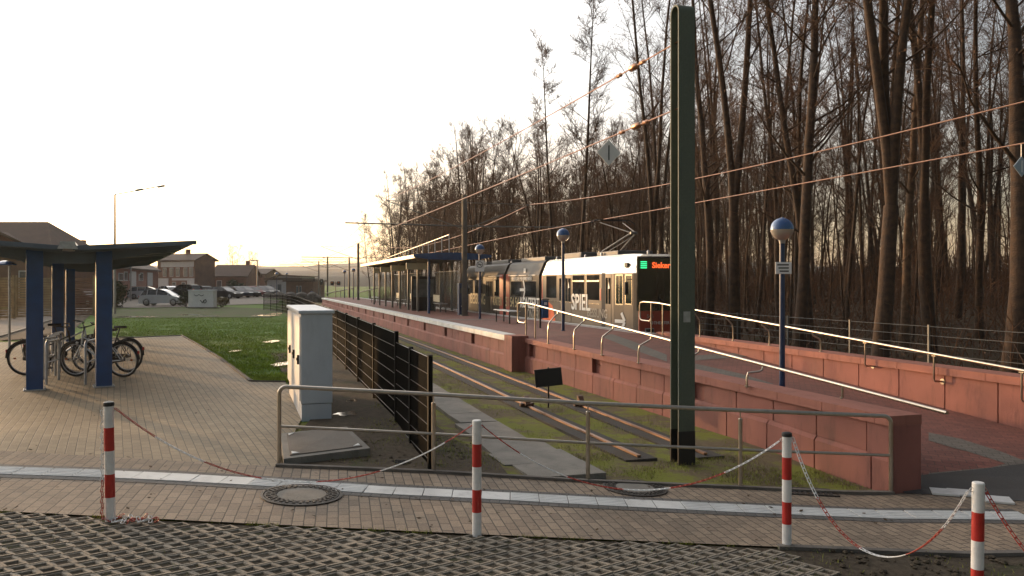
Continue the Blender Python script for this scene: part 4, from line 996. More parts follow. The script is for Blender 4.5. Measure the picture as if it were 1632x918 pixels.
p = fvec(6.78); dst = text('destination_display', 'Sieker', .25, 'led_orange', Vector((p.x, p.y, 2.56 + TZ)) - D * .03, N, ws, depth=.006, sx=1.0, bold=.006)
p = fvec(6.62); text('fleet_number', '545', .16, 'letter_grey', Vector((p.x, p.y, 1.0 + TZ)) + D * .0, N, fr, depth=.008)
p = fvec(6.85); text('theatre_lettering', 'THEATER', .13, 'letter', Vector((p.x, p.y, .80 + TZ)), N, fr, depth=.008)
b = MB(); c = fvec(6.78); b.tube(arc(Vector((c.x, c.y, .845 + TZ)), .045, 0, 2 * pi, 14, N, UP), .01, 5); b.build('ring_emblem', 'letter', fr)
for v in (6.72, 7.75):
    p = fvec(v) + D * .02; b = MB(); b.box(Vector((p.x, p.y, .60 + TZ)), (.30, .03, .16), rz=math.atan2(N.y, N.x), bev=.008); o_ = b.build('headlight', 'galv', cb)
    b = MB(); b.box(Vector((p.x, p.y, .60 + TZ)) - D * .018, (.25, .02, .11), rz=math.atan2(N.y, N.x)); b.build('lens', 'glass_dark', o_)
    b = MB(); b.box(Vector((p.x, p.y, .36 + TZ)), (.30, .04, .18), rz=math.atan2(N.y, N.x), bev=.008); b.build('step_box', 'mast_grey', cb)
b = MB(); p = fvec(7.22); b.box(Vector((p.x, p.y, .16 + TZ)) - D * .08, (.5, .35, .22), rz=math.atan2(N.y, N.x), bev=.02); b.build('coupler', 'black', cb)
b = MB(); q = T(13.45, VS + .20, 2.2 + TZ); b.tube([q, q - N * .22 - D * .05, q - N * .24 - D * .05 - UP * .1], .012, 6); b.box(q - N * .24 - D * .06 - UP * .28, (.14, .06, .40), rz=TRK_ANG - pi / 2 + .4, bev=.02); b.build('wing_mirror', 'black', cb)
b = MB(); q = fvec(7.0); b.tube([Vector((q.x, q.y, 1.30 + TZ)) - D * .02, Vector((q.x, q.y, 1.75 + TZ)) - D * .03 + N * .05], .01, 5); b.tube([Vector((q.x, q.y, 1.62 + TZ)) - D * .03 + N * .02, Vector((q.x, q.y, 1.35 + TZ)) - D * .035 + N * .42], .012, 5); b.build('wiper', 'black', cb)
b = MB(); q = T(13.9, VS + .21, 2.66 + TZ); b.box(q, (.08, .16, .14), rz=TRK_ANG - pi / 2 + .2, bev=.01); b.build('side_lamp', 'black', cb)
# roof equipment and pantograph
b = MB()
for u0, u1, h_ in ((15.2, 17.0, .16), (18.5, 20.6, .22), (22.6, 25.9, .18), (28, 31, .2), (32, 34, .18)):
    c = T((u0 + u1) / 2, VM, 3.02 + h_ / 2 + TZ); b.box(c, (1.3, u1 - u0, h_), rz=TRK_ANG - pi / 2, bev=.03)
b.build('roof_box', 'tram_roof', tram)
b = MB(); 
for u, v in ((20.9, 6.5), (18.0, 6.55), (27.5, 6.6), (16.4, 6.5), (13.8, 7.0)): b.lathe(T(u, v, 2.98 + TZ), [(.05, 0), (.05, .12), (.03, .16), (0, .165)], 10)
b.build('roof_insulator', 'lamp_glass', tram)
pt = MB(); bz = 3.2 + TZ; e0 = T(17.3, VM, bz); el = T(15.35, VM, 3.78 + TZ); hd_ = T(17.2, VM, 4.30)
for s in (-.35, .35): pt.tube([e0 + N * s, el + N * s * .25], .03, 6)
pt.tube([e0 + N * -.45, e0 + N * .45], .04, 6)
pt.build('pantograph_frame', 'mast_grey', tram)
pt = MB()
for s in (-.28, .28): pt.tube([el + N * s * .3, hd_ + N * s * 1.6 - UP * .08], .02, 6)
pt.tube([el + N * -.12, el + N * .12], .05, 8); pt.tube([e0 + D * .3, el - D * -.1 - UP * .12], .014, 5); pt.build('pantograph_upper_arm', 'mast_grey', tram)
pt = MB()
for dd in (-.16, .16): pt.tube([hd_ + D * dd - N * .85 - UP * .12, hd_ + D * dd - N * .62 + UP * .01, hd_ + D * dd + N * .62 + UP * .01, hd_ + D * dd + N * .85 - UP * .12], .02, 6)
pt.tube([hd_ - D * .16 - N * .5, hd_ + D * .16 - N * .5], .015, 5); pt.tube([hd_ - D * .16 + N * .5, hd_ + D * .16 + N * .5], .015, 5); pt.build('pantograph_head', 'black', tram)
b = MB()
for u in (15.8, 19.6, 23, 25.6, 29, 33):
    for v in (6.65, 7.65): b.lathe(T(u, v, .02 + TZ) - N * .06, [(.33, 0), (.33, .12), (0, .121)], 20, axis=N)
b.build('wheel', 'black', tram)

# ================================================================== PLATFORM FURNITURE
PZ = lambda u: .60 + fall(u)
sh = thing('platform_shelter', T(30, 4, PZ(30)), 'long flat roofed glass waiting shelter on the platform with blue end fascia', 'shelter')
b = MB(); z = 3.33
b.loft([[T(u, 2.3, z - .0), T(u, 5.75, z), T(u, 5.75, z + .07), T(u, 2.3, z + .07)] for u in (29.3, 52)]); b.build('roof', 'mast_grey', sh)
b = MB(); b.loft([[T(u, 2.28, z - .10), T(u, 2.20, z - .08), T(u, 2.20, z + .09), T(u, 2.28, z + .11)] for u in (29.2, 52.1)]); b.build('side_fascia', 'fascia_silver', sh)
b = MB(); rings = []
for k in range(13):
    v = 2.15 + 3.9 * k / 12; a_ = abs((v - 4.1) / 1.95); up = .10 * (1 - a_ ** 2); rings.append([T(29.17, v, z - .16 + .14 * a_ ** 3), T(29.27, v, z - .16 + .14 * a_ ** 3), T(29.27, v, z + .10 + up), T(29.17, v, z + .10 + up)])
b.loft(rings); b.build('end_fascia', 'blue', sh)
for k in range(8):
    b = MB(); u = 30.2 + k * 3.0; b.loft([[T(u - .05, v, z - h_), T(u + .05, v, z - h_), T(u + .05, v, z - .002), T(u - .05, v, z - .002)] for v, h_ in ((2.4, .06), (4.0, .24), (5.7, .06))]); b.build('roof_rib', 'mast_grey', sh)
for k in range(8):
    for v in (3.1, 4.95):
        u = 30.2 + k * 3.0; b = MB(); b.box(T(u, v, (PZ(u) + z - .1) / 2), (.11, .11, z - .1 - PZ(u)), rz=TRK_ANG - pi / 2, bev=.006); b.build('column', 'blue' if k == 0 else 'mast_grey', sh)
prev = None
for k in range(13):
    u = 29.6 + k * 1.75; b = MB(); h_ = 1.15 - .045 * k; b.tube([T(u, 4.0, z + .05), T(u, 4.0, z + h_)], .028, 6)
    if prev: b.tube([T(prev[0], 4.0, prev[1] - .05), T(u, 4.0, z + h_ - .05)], .02, 5)
    prev = (u, z + h_)
    b.build('roof_upright', 'galv', sh)
for k in range(7):
    u0 = 30.2 + k * 3.0 + .1; u1 = u0 + 2.8
    if k == 2: continue
    b = MB(); v = 4.6; b.loft([[T(u, v, PZ(40) + .15), T(u, v + .012, PZ(40) + .15), T(u, v + .012, PZ(40) + 2.15), T(u, v, PZ(40) + 2.15)] for u in (u0, u1)]); gp = b.build('glass_panel', 'glass', sh)
    b = MB(); b.tube([T(u0, v, PZ(40) + 2.17), T(u1, v, PZ(40) + 2.17)], .02, 6); b.tube([T(u0, v, PZ(40) + .13), T(u1, v, PZ(40) + .13)], .02, 6); b.build('glass_frame', 'galv', gp)
for k in (0, 2, 4, 6):
    u = 30.25 + k * 3.0; b = MB(); b.loft([[T(u, v, PZ(40) + .15), T(u + .012, v, PZ(40) + .15), T(u + .012, v, PZ(40) + 2.15), T(u, v, PZ(40) + 2.15)] for v in (3.2, 4.5)]); b.build('glass_panel', 'glass', sh)
for u, w_, v in ((32.5, 1.1, 2.9), (38.5, .9, 2.9), (43.5, .8, 2.9), (48.5, .4, 2.9)):
    b = MB(); b.box(T(u, v, z - .42), (w_, .10, .34), rz=math.atan2(N.y, N.x) * 0 + R_(17), bev=.01); b.build('hanging_board', 'cream_board', sh)
t = thing('information_case', T(34.5, 3.9, PZ(34.5)), 'dark framed information case standing under the shelter roof', 'display case')
b = MB(); c = T(34.8, 3.7, PZ(34.5)); b.box(c + UP * .95, (1.35, .18, 1.9), rz=R_(17), bev=.02); b.build('case', 'black', t)
b = MB(); b.box(c + UP * 1.25 - D * .097, (1.15, .008, 1.0), rz=R_(17)); b.build('notice_sheet', 'glass_house', t)
def bench(u, v, L, label, seat='galv', back=False, ang=None):
    z0 = PZ(u); t = thing('bench', T(u, v, z0), label, 'bench', 'benches on the platform'); a = ang if ang is not None else TRK_ANG
    dv = Vector((cos(a), sin(a), 0)); nv = Vector((-dv.y, dv.x, 0)); p = T(u, v, z0); s = MB()
    for k in range(4): s.box(p + dv * (k - 1.5) * L / 4 + UP * (.45 + .005 * (k % 2)), (L / 4 - .02, .44, .03), rz=a, bev=.01)
    s.build('seat', seat, t)
    for k in (-1, 1):
        for j in (-1, 1):
            l = MB(); l.box(p + dv * k * L * .42 + nv * j * .15 + UP * .215, (.045, .045, .45), rz=a); l.build('leg', 'black', t)
    if back: s = MB(); s.box(p + nv * .2 + UP * .72, (L, .03, .36), rz=a, bev=.01); s.build('backrest', 'cream_board', t)
    return t
bench(19.3, 3.9, 2.1, 'backless metal bench with black legs between two ball lamps')
bench(32.2, 4.1, 1.6, 'metal bench behind glass at the near end of the shelter', back=True)
bench(39.4, 4.1, 1.6, 'bench with pale backrest in the middle of the shelter', back=True)
bench(44.8, 4.1, 1.6, 'bench with pale backrest at the far end of the shelter', back=True)
bench(57, 3.9, 1.8, 'low bench standing alone beyond the shelter roof')
p = T(15.2, 3.82, PZ(15.2)); t = thing('litter_bin', p, 'blue litter bin on a dark post in front of the orange tram poster', 'bin')
b = MB(); b.tube([p - UP * .05, p + UP * .98], .035, 10); b.build('post', 'black', t); b = MB(); b.box(p + N * .14 + UP * .62, (.22, .26, .58), rz=R_(17), bev=.02); o_ = b.build('bin_body', 'blue', t)
b = MB(); b.box(p + N * .14 + UP * .80 - D * .135, (.10, .01, .09), rz=R_(17)); b.build('sticker', 'sign_white', o_); b = MB(); b.box(p + N * .14 + UP * .935, (.25, .30, .03), rz=R_(17), bev=.01); b.build('bin_lid', 'black', t)
p = T(27.6, 4.2, PZ(27.6)); t = thing('ticket_machine', p, 'dark blue ticket machine standing beside the tall mast at the shelter', 'ticket machine')
b = MB(); b.box(p + UP * .75, (.42, .36, 1.5), rz=R_(17), bev=.02); b.build('housing', 'blue_dark', t); b = MB(); b.box(p + UP * 1.15 - D * .185, (.30, .01, .25), rz=R_(17)); b.build('screen', 'glass_house', t); b = MB(); b.box(p + UP * .42 - D * .185, (.22, .012, .06), rz=R_(17)); b.build('ticket_tray', 'tail_lit' if False else 'galv', t)
# railings at the far ramp, signals
for (pxa, ya, pxb, yb, l) in ((569, 467, 592, 458, 'short pale railing at the far edge of the platform'), (519, 468, 549, 459, 'pale railing rising beyond the end of the platform')):
    a = P(pxa, 476); Y = 95.0; A_ = Vector((XY(pxa, Y), Y, Z(ya, Y))); B_ = Vector((XY(pxb, Y), Y + 6, Z(yb, Y + 6))); t = thing('end_railing', (A_.x, A_.y, .2), l, 'railing', 'end railings of the platform'); b = MB(); b.tube([A_, B_], .06, 6); b.build('rail', 'steel', t)
    for f_ in (.05, .5, .95):
        q = A_.lerp(B_, f_); b = MB(); b.tube([q, Vector((q.x, q.y, G(q.x, q.y) - .1))], .03, 6); b.build('post', 'galv', t)
def signal(px, Y, top, label, twin=False):
    x = XY(px, Y); z0 = G(x, Y); t = thing('signal_post', (x, Y, z0), label, 'signal', 'rail signals beyond the platform'); zt = Z(top, Y); b = MB(); b.tube([(x, Y, z0 - .1), (x, Y, zt)], .05, 8); b.build('post', 'mast_grey', t)
    for dx in ((-.42, .42) if twin else (0.22,)):
        b = MB(); b.box((x + dx, Y - .1, zt - .2), (.42, .22, .8 if not twin else .5), bev=.04); h_ = b.build('signal_head', 'black', t)
        b = MB(); b.lathe((x + dx, Y - .22, zt - .1), [(.08, 0), (.08, .02), (0, .021)], 12, axis=(0, -1, 0)); b.build('signal_lens', 'amber' if twin else 'sign_blue', h_)
    if twin: b = MB(); b.box((x, Y, zt - .2), (.9, .05, .06)); b.build('cross_bar', 'mast_grey', t)
signal(510.5, 112, 447, 'signal post with one tall black head next to the farthest mast')
signal(535, 104, 449, 'signal post with twin heads beyond the platform end', True)

# ================================================================== BICYCLE SHELTER
SD = Vector((-.44, .898, 0)).normalized(); SN = Vector((SD.y, -SD.x, 0)); SO = Vector((-8.16, 15.05, 0)); SA = math.atan2(SD.y, SD.x)
def S(s, n, z=0): p = SO + SD * s + SN * n; return Vector((p.x, p.y, z))
t = thing('bicycle_shelter', S(0, 0, .1), 'long open bicycle shelter with folded dark roof wings on square blue posts', 'shelter')
L_ = 20.3
for sg, nm in ((1, 'roof_wing'), (-1, 'roof_wing')):
    b = MB(); b.loft([[S(s, sg * .06, 2.66), S(s, sg * 1.0, 2.69), S(s, sg * 2.1, 2.80), S(s, sg * 2.1, 2.84), S(s, sg * 1.0, 2.735), S(s, sg * .06, 2.705)] for s in (-.65, L_)]); w_ = b.build(nm, 'shelter_grey', t)
    b = MB(); b.loft([[S(s, sg * .08, 2.64), S(s, sg * 2.13, 2.785), S(s, sg * 2.13, 2.86), S(s, sg * .08, 2.72)] for s in (-.70, -.652)]); b.build('edge_trim', 'shelter_grey', w_)
    b = MB()
    for k in range(13):
        s = -.4 + k * 1.65; b.loft([[S(s - .025, sg * .1, 2.60), S(s + .025, sg * .1, 2.60), S(s + .025, sg * .1, 2.655), S(s - .025, sg * .1, 2.655)], [S(s - .025, sg * 2.0, 2.755), S(s + .025, sg * 2.0, 2.755), S(s + .025, sg * 2.0, 2.788), S(s - .025, sg * 2.0, 2.788)]])
    b.build('rafter', 'shelter_grey', w_)
b = MB(); b.loft([[S(s, -.16, 2.66), S(s, .16, 2.66), S(s, .11, 2.79), S(s, -.11, 2.79)] for s in (-.78, L_)]); b.build('gutter', 'galv', t)
for k in range(3):
    for n in (-.56, .56):
        q = S(k * 7.0, n); zb = G(q.x, q.y); b = MB(); b.box(Vector((q.x, q.y, (zb + 2.6) / 2)), (.27, .27, 2.62 - zb + .1), rz=R_(30), bev=.012); pp_ = b.build('post', 'blue', t)
        b = MB(); b.box(Vector((q.x, q.y, zb + .012)), (.36, .36, .02), rz=R_(30), bev=.004)
        for sx_ in (-1, 1):
            for sy_ in (-1, 1): b.lathe(Vector((q.x, q.y, zb + .02)) + Matrix.Rotation(R_(30), 3, 'Z') @ Vector((sx_ * .155, sy_ * .155, 0)), [(.012, 0), (.012, .02), (0, .021)], 6)
        b.build('foot_plate', 'galv', pp_)
    b = MB(); b.loft([[S(k * 7.0 + a, -1.9, 2.72), S(k * 7.0 + a, -.3, 2.42), S(k * 7.0 + a, .3, 2.42), S(k * 7.0 + a, 1.9, 2.72), S(k * 7.0 + a, 1.9, 2.76), S(k * 7.0 + a, 0, 2.64), S(k * 7.0 + a, -1.9, 2.76)] for a in (-.05, .05)]); b.build('cross_beam', 'shelter_grey', t)
def hoop(q, label):
    z0 = G(q.x, q.y); t = thing('bicycle_stand', (q.x, q.y, z0), label, 'bicycle stand', 'bicycle stands under the shelter'); b = MB(); a = Vector((q.x, q.y, z0)); x = Vector((cos(R_(78)), sin(R_(78)), 0)); x = SN * .25 + SD * 1.0; x.normalize(); r = .10; h = .82; w_ = .36
    pts = [a - x * w_ - UP * .1, a - x * w_ + UP * (h - r)] + arc(a - x * (w_ - r) + UP * (h - r), r, pi, pi / 2, 5, x, UP)[1:] + arc(a + x * (w_ - r) + UP * (h - r), r, pi / 2, 0, 5, x, UP) + [a + x * w_ - UP * .1]
    b.tube(pts, .026, 10); b.build('hoop', 'galv', t)
    b = MB(); b.tube([a - x * w_ + UP * .42, a + x * w_ + UP * .42], .014, 6); b.build('cross_bar', 'galv', t)
for i, (px, Y) in enumerate(((84, 15.9), (79, 16.7), (86, 17.4), (92, 18.2))): hoop(Vector((XY(px, Y), Y, 0)), 'steel bicycle stand in the row between the two front blue posts')
hoop(Vector((XY(145, 15.9), 15.9, 0)), 'steel bicycle stand tight against the right front blue post')

def bicycle(label, frame='car_silver', basket=True):
    t = thing('bicycle', (0, 0, 0), label, 'bicycle', 'bicycles parked under the shelter'); wr = .34; wb = 1.06
    for x in (0, wb):
        w_ = MB(); w_.tube([Vector((x + wr * cos(a), 0, wr + wr * sin(a))) for a in [2 * pi * k / 36 for k in range(36)]], .021, 8, closed=True, caps=False); wh = w_.build('wheel', 'tyre', t)
        r_ = MB(); r_.tube([Vector((x + (wr - .03) * cos(a), 0, wr + (wr - .03) * sin(a))) for a in [2 * pi * k / 36 for k in range(36)]], .010, 6, closed=True, caps=False)
        for k in range(18): a = 2 * pi * k / 18; r_.tube([Vector((x, .02 * (-1) ** k, wr)), Vector((x + (wr - .03) * cos(a), 0, wr + (wr - .03) * sin(a)))], .0018, 3)
        r_.lathe(Vector((x, -.035, wr)), [(.022, 0), (.03, .02), (.03, .05), (.022, .07)], 12, axis=(0, 1, 0)); r_.build('rim', 'rim', wh)
        m = MB(); rr = wr + .035; m.tube([Vector((x + rr * cos(a), 0, wr + rr * sin(a))) for a in [R_(10 + k * 14) for k in range(13)]], .017, 6); m.build('mudguard', 'black', t)
    A_ = Vector((0, 0, wr)); BB = Vector((.44, 0, .29)); ST = Vector((.30, 0, .78)); HT = Vector((.86, 0, .86)); HB = Vector((.90, 0, .66)); FW = Vector((wb, 0, wr))
    f = MB(); 
    for sy in (-.05, .05): f.tube([A_ + Vector((0, sy, 0)), BB + Vector((0, sy * .4, 0))], .011, 6); f.tube([A_ + Vector((0, sy, 0)), ST + Vector((0, sy * .3, -.06))], .009, 6); f.tube([FW + Vector((0, sy, 0)), HB + Vector((0, sy * .8, -.02))], .012, 6)
    f.tube([BB, ST], .017, 8); f.tube([BB, HB], .022, 8); f.tube([ST - UP * .25, HT - UP * .06], .016, 8); f.tube([HB - UP * .03, HT + UP * .06], .022, 8); f.build('frame', frame, t)
    s = MB(); s.tube([ST, ST + Vector((-.05, 0, .15))], .013, 6); p = ST + Vector((-.05, 0, .17)); s.loft([[p + Vector((x, y * w_, z)) for y, z in ((-1, 0), (-.6, .035), (.6, .035), (1, 0), (0, -.02))] for x, w_ in ((-.13, .07), (-.08, .085), (.02, .05), (.14, .018))], sm=True); s.build('saddle', 'leather', t)
    h = MB(); h.tube([HT, HT + Vector((-.03, 0, .13))], .014, 6); c = HT + Vector((-.03, 0, .14)); h.tube([c + Vector((-.16, -.30, .03)), c + Vector((-.05, -.26, .04)), c + Vector((.03, -.08, 0)), c + Vector((.03, .08, 0)), c + Vector((-.05, .26, .04)), c + Vector((-.16, .30, .03))], .012, 7); h.build('handlebar', 'black', t)
    c = MB(); c.lathe(BB - Vector((0, .05, 0)), [(.09, 0), (.095, .01), (.09, .02)], 20, axis=(0, 1, 0)); c.tube([BB + Vector((0, -.08, 0)), BB + Vector((.09, -.08, -.14))], .01, 5); c.tube([BB + Vector((0, .08, 0)), BB + Vector((-.09, .08, .14))], .01, 5); c.box(BB + Vector((.09, -.12, -.14)), (.09, .07, .02)); c.box(BB + Vector((-.09, .12, .14)), (.09, .07, .02)); c.build('crank', 'black', t)
    ch = MB(); ch.loft([[Vector((x, -.05, z)), Vector((x, -.035, z)), Vector((x, -.035, z + h_)), Vector((x, -.05, z + h_))] for x, z, h_ in ((-.03, wr - .03, .06), (.46, .22, .16))]); ch.build('chain_guard', 'black', t)
    rk = MB()
    for sy in (-.06, .06): rk.tube([A_ + Vector((0, sy, 0)), Vector((-.06, sy, .74)), Vector((.22, sy, .75))], .006, 5)
    for k in range(4): rk.tube([Vector((-.06 + k * .09, -.06, .745)), Vector((-.06 + k * .09, .06, .745))], .005, 4)
    rk.build('luggage_rack', 'black', t)
    l = MB(); l.box(Vector((-wr - .02, 0, .50)), (.02, .05, .07), bev=.008); l.build('rear_light', 'tail_red', t); l = MB(); l.lathe(HB + Vector((.06, 0, .02)), [(.02, 0), (.035, .03), (.035, .05), (0, .052)], 10, axis=(1, 0, 0)); l.build('headlight', 'lens', t)
    q = MB(); q.box(Vector((wb + .20, 0, wr)), (.05, .008, .035)); q.box(Vector((-.20, 0, wr)), (.05, .008, .035)); q.build('reflector', 'amber', t)
    return t
def place(o, px, Y, rz, lean=0.0):
    x = XY(px, Y); o.location = (x, Y, G(x, Y) + .02); o.rotation_euler = (lean, 0, rz)
b0 = bicycle('black bicycle whose rear wheel sticks out past the left front post', 'black'); place(b0, 41, 17.1, R_(8), R_(4))
b1 = bicycle('silver framed bicycle with luggage rack between the posts, rear wheel to the right', 'car_silver'); place(b1, 196, 16.75, R_(172), R_(-3))
b2 = copy_tree(b0, label='black bicycle standing behind the silver one, further under the roof'); place(b2, 203, 17.7, R_(168), R_(5))
b3 = copy_tree(b1, label='bicycle with raised handlebars beside the rear pair of posts'); place(b3, 66, 18.6, R_(22), R_(-5))

# ================================================================== BACKGROUND BUILDINGS
def wallbox(b, A, Bv, dep, z0, z1, mi=0):
    e_ = (Bv - A).normalized(); n_ = Vector((-e_.y, e_.x, 0)); b.loft([[Vector((p.x, p.y, z)) for p in (A, Bv, Bv + n_ * dep, A + n_ * dep)] for z in (z0, z1)], mi); return e_, n_
def house(px0, Y0, px1, Y1, dep, ye, yr, label, wall='brick_house', hip=0.0, wins=(), doors=(), chim=None, flat=False, gable_wall=True, z0=None, wmat='render_white'):
    A = Vector((XY(px0, Y0), Y0, 0)); Bv = Vector((XY(px1, Y1), Y1, 0)); Lh = (Bv - A).length; zg = min(G(A.x, min(A.y, 150)), G(Bv.x, min(Bv.y, 150))) - .3
    Yc = Y0 if Y0 < Y1 else Y1; ze = Z(ye, Yc); zr = Z(yr, Yc)
    t = thing('house' if not flat else 'flat_roofed_house', (A.x, A.y, zg), label, 'house', 'houses beyond the car park'); b = MB(); e_, n_ = wallbox(b, A, Bv, dep, zg, ze)
    if not flat and hip == 0:
        for q in (A, Bv): s = -1 if q is A else 1; b.loft([[q + UP * ze - e_ * s * .0, q + n_ * dep + UP * ze, q + n_ * dep / 2 + UP * (zr - .12)], [q - e_ * s * .2 + UP * ze, q - e_ * s * .2 + n_ * dep + UP * ze, q - e_ * s * .2 + n_ * dep / 2 + UP * (zr - .12)]])
    w = b.build('wall', wall, t)
    b = MB(); ov = .45
    if flat: wallbox(b, A - e_ * ov - n_ * ov, Bv + e_ * ov - n_ * ov, dep + 2 * ov, ze + .01, zr)
    else:
        a = A - e_ * ov - n_ * ov; c = Bv + e_ * ov - n_ * ov; d_ = dep + 2 * ov; r0 = a + n_ * d_ / 2 + e_ * hip; r1 = c + n_ * d_ / 2 - e_ * hip
        vs = [a + UP * (ze - .1), c + UP * (ze - .1), c + n_ * d_ + UP * (ze - .1), a + n_ * d_ + UP * (ze - .1), r0 + UP * zr, r1 + UP * zr]; vs += [v_ + UP * .2 for v_ in vs]
        b.add(vs, [(6, 7, 11, 10), (8, 9, 10, 11), (9, 6, 10), (7, 8, 11), (0, 1, 5, 4), (2, 3, 4, 5), (3, 0, 4), (1, 2, 5), (0, 1, 7, 6), (1, 2, 8, 7), (2, 3, 9, 8), (3, 0, 6, 9)] if hip else [(6, 7, 11, 10), (8, 9, 10, 11), (0, 1, 5, 4), (2, 3, 4, 5), (0, 1, 7, 6), (2, 3, 9, 8), (0, 4, 10, 6), (4, 3, 9, 10), (1, 5, 11, 7), (5, 2, 8, 11)])
    r = b.build('roof', 'roof_tile', t)
    for c_ in (chim or ()):
        b = MB(); q = A + e_ * Lh * c_ + n_ * dep / 2; b.box(q + UP * (zr + .35), (.6, .6, 1.2)); b.build('chimney', 'brick_red', r)
    for (f0, f1, zz0, zz1) in wins:
        b = MB(); p = A + e_ * Lh * f0; q = A + e_ * Lh * f1; H_ = ze - zg; 
        b.loft([[p - n_ * .05 + UP * z, q - n_ * .05 + UP * z, q - n_ * .0 + UP * z, p - n_ * .0 + UP * z] for z in (zg + H_ * zz0, zg + H_ * zz1)]); o_ = b.build('window', 'render_white', t)
        b = MB(); p2 = p.lerp(q, .1); q2 = p.lerp(q, .9); b.loft([[p2 - n_ * .07 + UP * z, q2 - n_ * .07 + UP * z, q2 - n_ * .02 + UP * z, p2 - n_ * .02 + UP * z] for z in (zg + H_ * zz0 + .1, zg + H_ * zz1 - .1)]); b.build('pane', 'glass_house', o_)
    for (f0, f1, zz0, zz1, m_) in doors:
        b = MB(); p = A + e_ * Lh * f0; q = A + e_ * Lh * f1; H_ = ze - zg; b.loft([[p - n_ * .08 + UP * z, q - n_ * .08 + UP * z, q + UP * z, p + UP * z] for z in (zg + H_ * zz0, zg + H_ * zz1)]); b.build('door' if zz0 < .1 else 'facade_panel', m_, t)
    return t, A, Bv, e_, n_
house(-170, 72, 80, 72, 9, 404, 351, 'big house with a steep brown hipped roof behind the bicycle shelter', hip=3.2, wins=((.5, .58, .2, .7), (.8, .88, .2, .7)), chim=None)
house(92, 74, 252, 132, 9, 418, 374, 'long red brick terrace with receding brown roof behind the bicycle shelter', wall='brick_red', wins=[(.1 + .12 * k, .15 + .12 * k, .62, .85) for k in range(7)] + [(.52, .56, .62, .9), (.72, .76, .62, .9)], doors=[(.60, .66, .45, .92, 'render_white'), (.82, .90, .45, .92, 'render_white'), (.40, .50, 0, .42, 'black'), (.7, .8, 0, .42, 'black')], chim=(.5,))
house(251, 142, 311, 138.5, 4.6, 415, 405, 'two storey row house with white balconies and a bare brick gable', wins=[(.15, .25, .55, .8), (.33, .43, .55, .8), (.5, .6, .55, .8), (.7, .8, .55, .8), (.85, .95, .55, .8), (.4, .5, .1, .4), (.65, .75, .1, .4)], doors=[(.03, .30, .05, .5, 'render_white'), (.10, .97, .82, .97, 'render_white'), (.80, .98, .05, .45, 'render_white'), (.4, .98, .44, .50, 'render_white')], chim=(.55,))
house(337, 150, 392, 150, 8, 441, 423, 'brown bungalow with wide tiled roof behind the parked cars', wins=((.15, .3, .3, .8), (.55, .7, .3, .8)), chim=(.85,))
house(396, 165, 422, 165, 10, 437, 429, 'small dark brown house half hidden beyond the bungalow')
t, A, Bv, e_, n_ = house(426, 150, 478, 150, 12, 446, 443.5, 'white rendered hall with a thin dark overhanging roof', wall='render_white', flat=True, wins=((.05, .15, .25, .75), (.3, .45, .3, .8)), doors=((.6, .7, 0, .7, 'black'),))
b = MB(); z_ = Z(447, 150); pts = [(0, z_), (3.2, Z(437.5, 150)), (9.5, Z(439.5, 150)), (9.5, Z(440.7, 150)), (3.2, Z(439.2, 150)), (0, z_ - .2)]
b.loft([[A + e_ * (x - .5) * .72 + n_ * y + UP * z for x, z in pts] for y in (-.6, 12)]); b.build('roof', 'roof_tile', t)
b = MB(); b.loft([[A + e_ * x + n_ * y + UP * z for x, z in ((.3, z_ - 1), (2.2, Z(439.5, 150)), (6, Z(440.5, 150)), (6, z_ - 1))] for y in (.02, 11.5)]); b.build('gable_wall', 'render_white', t)
house(456, 130, 499, 130, 8, 449, 446.5, 'low brown brick flat roofed house beside the white hall', flat=True, wins=((.38, .45, .4, .8), (.5, .57, .4, .8)))
# timber fence
for i, (pa, pb_, l) in enumerate(((-60, -6, 'first bay of the timber slat fence, cut by the picture edge'), (-2, 22, 'narrow bay of timber slat fence behind the blue lamp'), (26, 50, 'bay of timber slat fence left of the front blue post'), (66, 84, 'bay of timber slat fence seen between the blue posts'), (92, 150, 'last long dark bay of timber fence near the hedge'))):
    Y = 46 + i * 1.5; xa, xb = XY(pa, Y), XY(pb_, Y); z0 = G(xa, Y); zt = Z(440, Y); t = thing('timber_fence', (xa, Y, z0), l.replace(', cut by the picture edge', ' beyond the footpath'), 'fence', 'timber fence bays beyond the footpath')
    for x in (xa, xb): b = MB(); b.box((x, Y, (z0 + zt) / 2), (.12, .12, zt - z0 + .1)); b.build('post', 'timber', t)
    b = MB(); n_ = int((zt - z0) / .15)
    for k in range(n_): b.box(((xa + xb) / 2, Y + .02 * (k % 2), z0 + .1 + k * .15), (xb - xa - .12, .02, .12), bev=.004)
    b.build('slat_panel', 'timber' if i < 4 else 'brick_house', t)
# grey gabion hedge wall behind the car park
b = MB(); t = thing('garden_hedge', P(450, 474), 'low pale clipped hedge with a wavy top in front of the hall', 'hedge'); q = random.Random(4)
for k in range(34):
    px = 424 + k * 2.5; p = P(px, 474.5); r = .55 + .15 * q.random(); b.lathe((XY(px, 112), 112, -.5), [(r, -.3), (r * 1.05, .3), (r * .95, .75 + .25 * sin(k * .9)), (r * .5, .98 + .25 * sin(k * .9)), (0, 1.05 + .25 * sin(k * .9))], 9)
b.build('foliage', 'kerb', t)
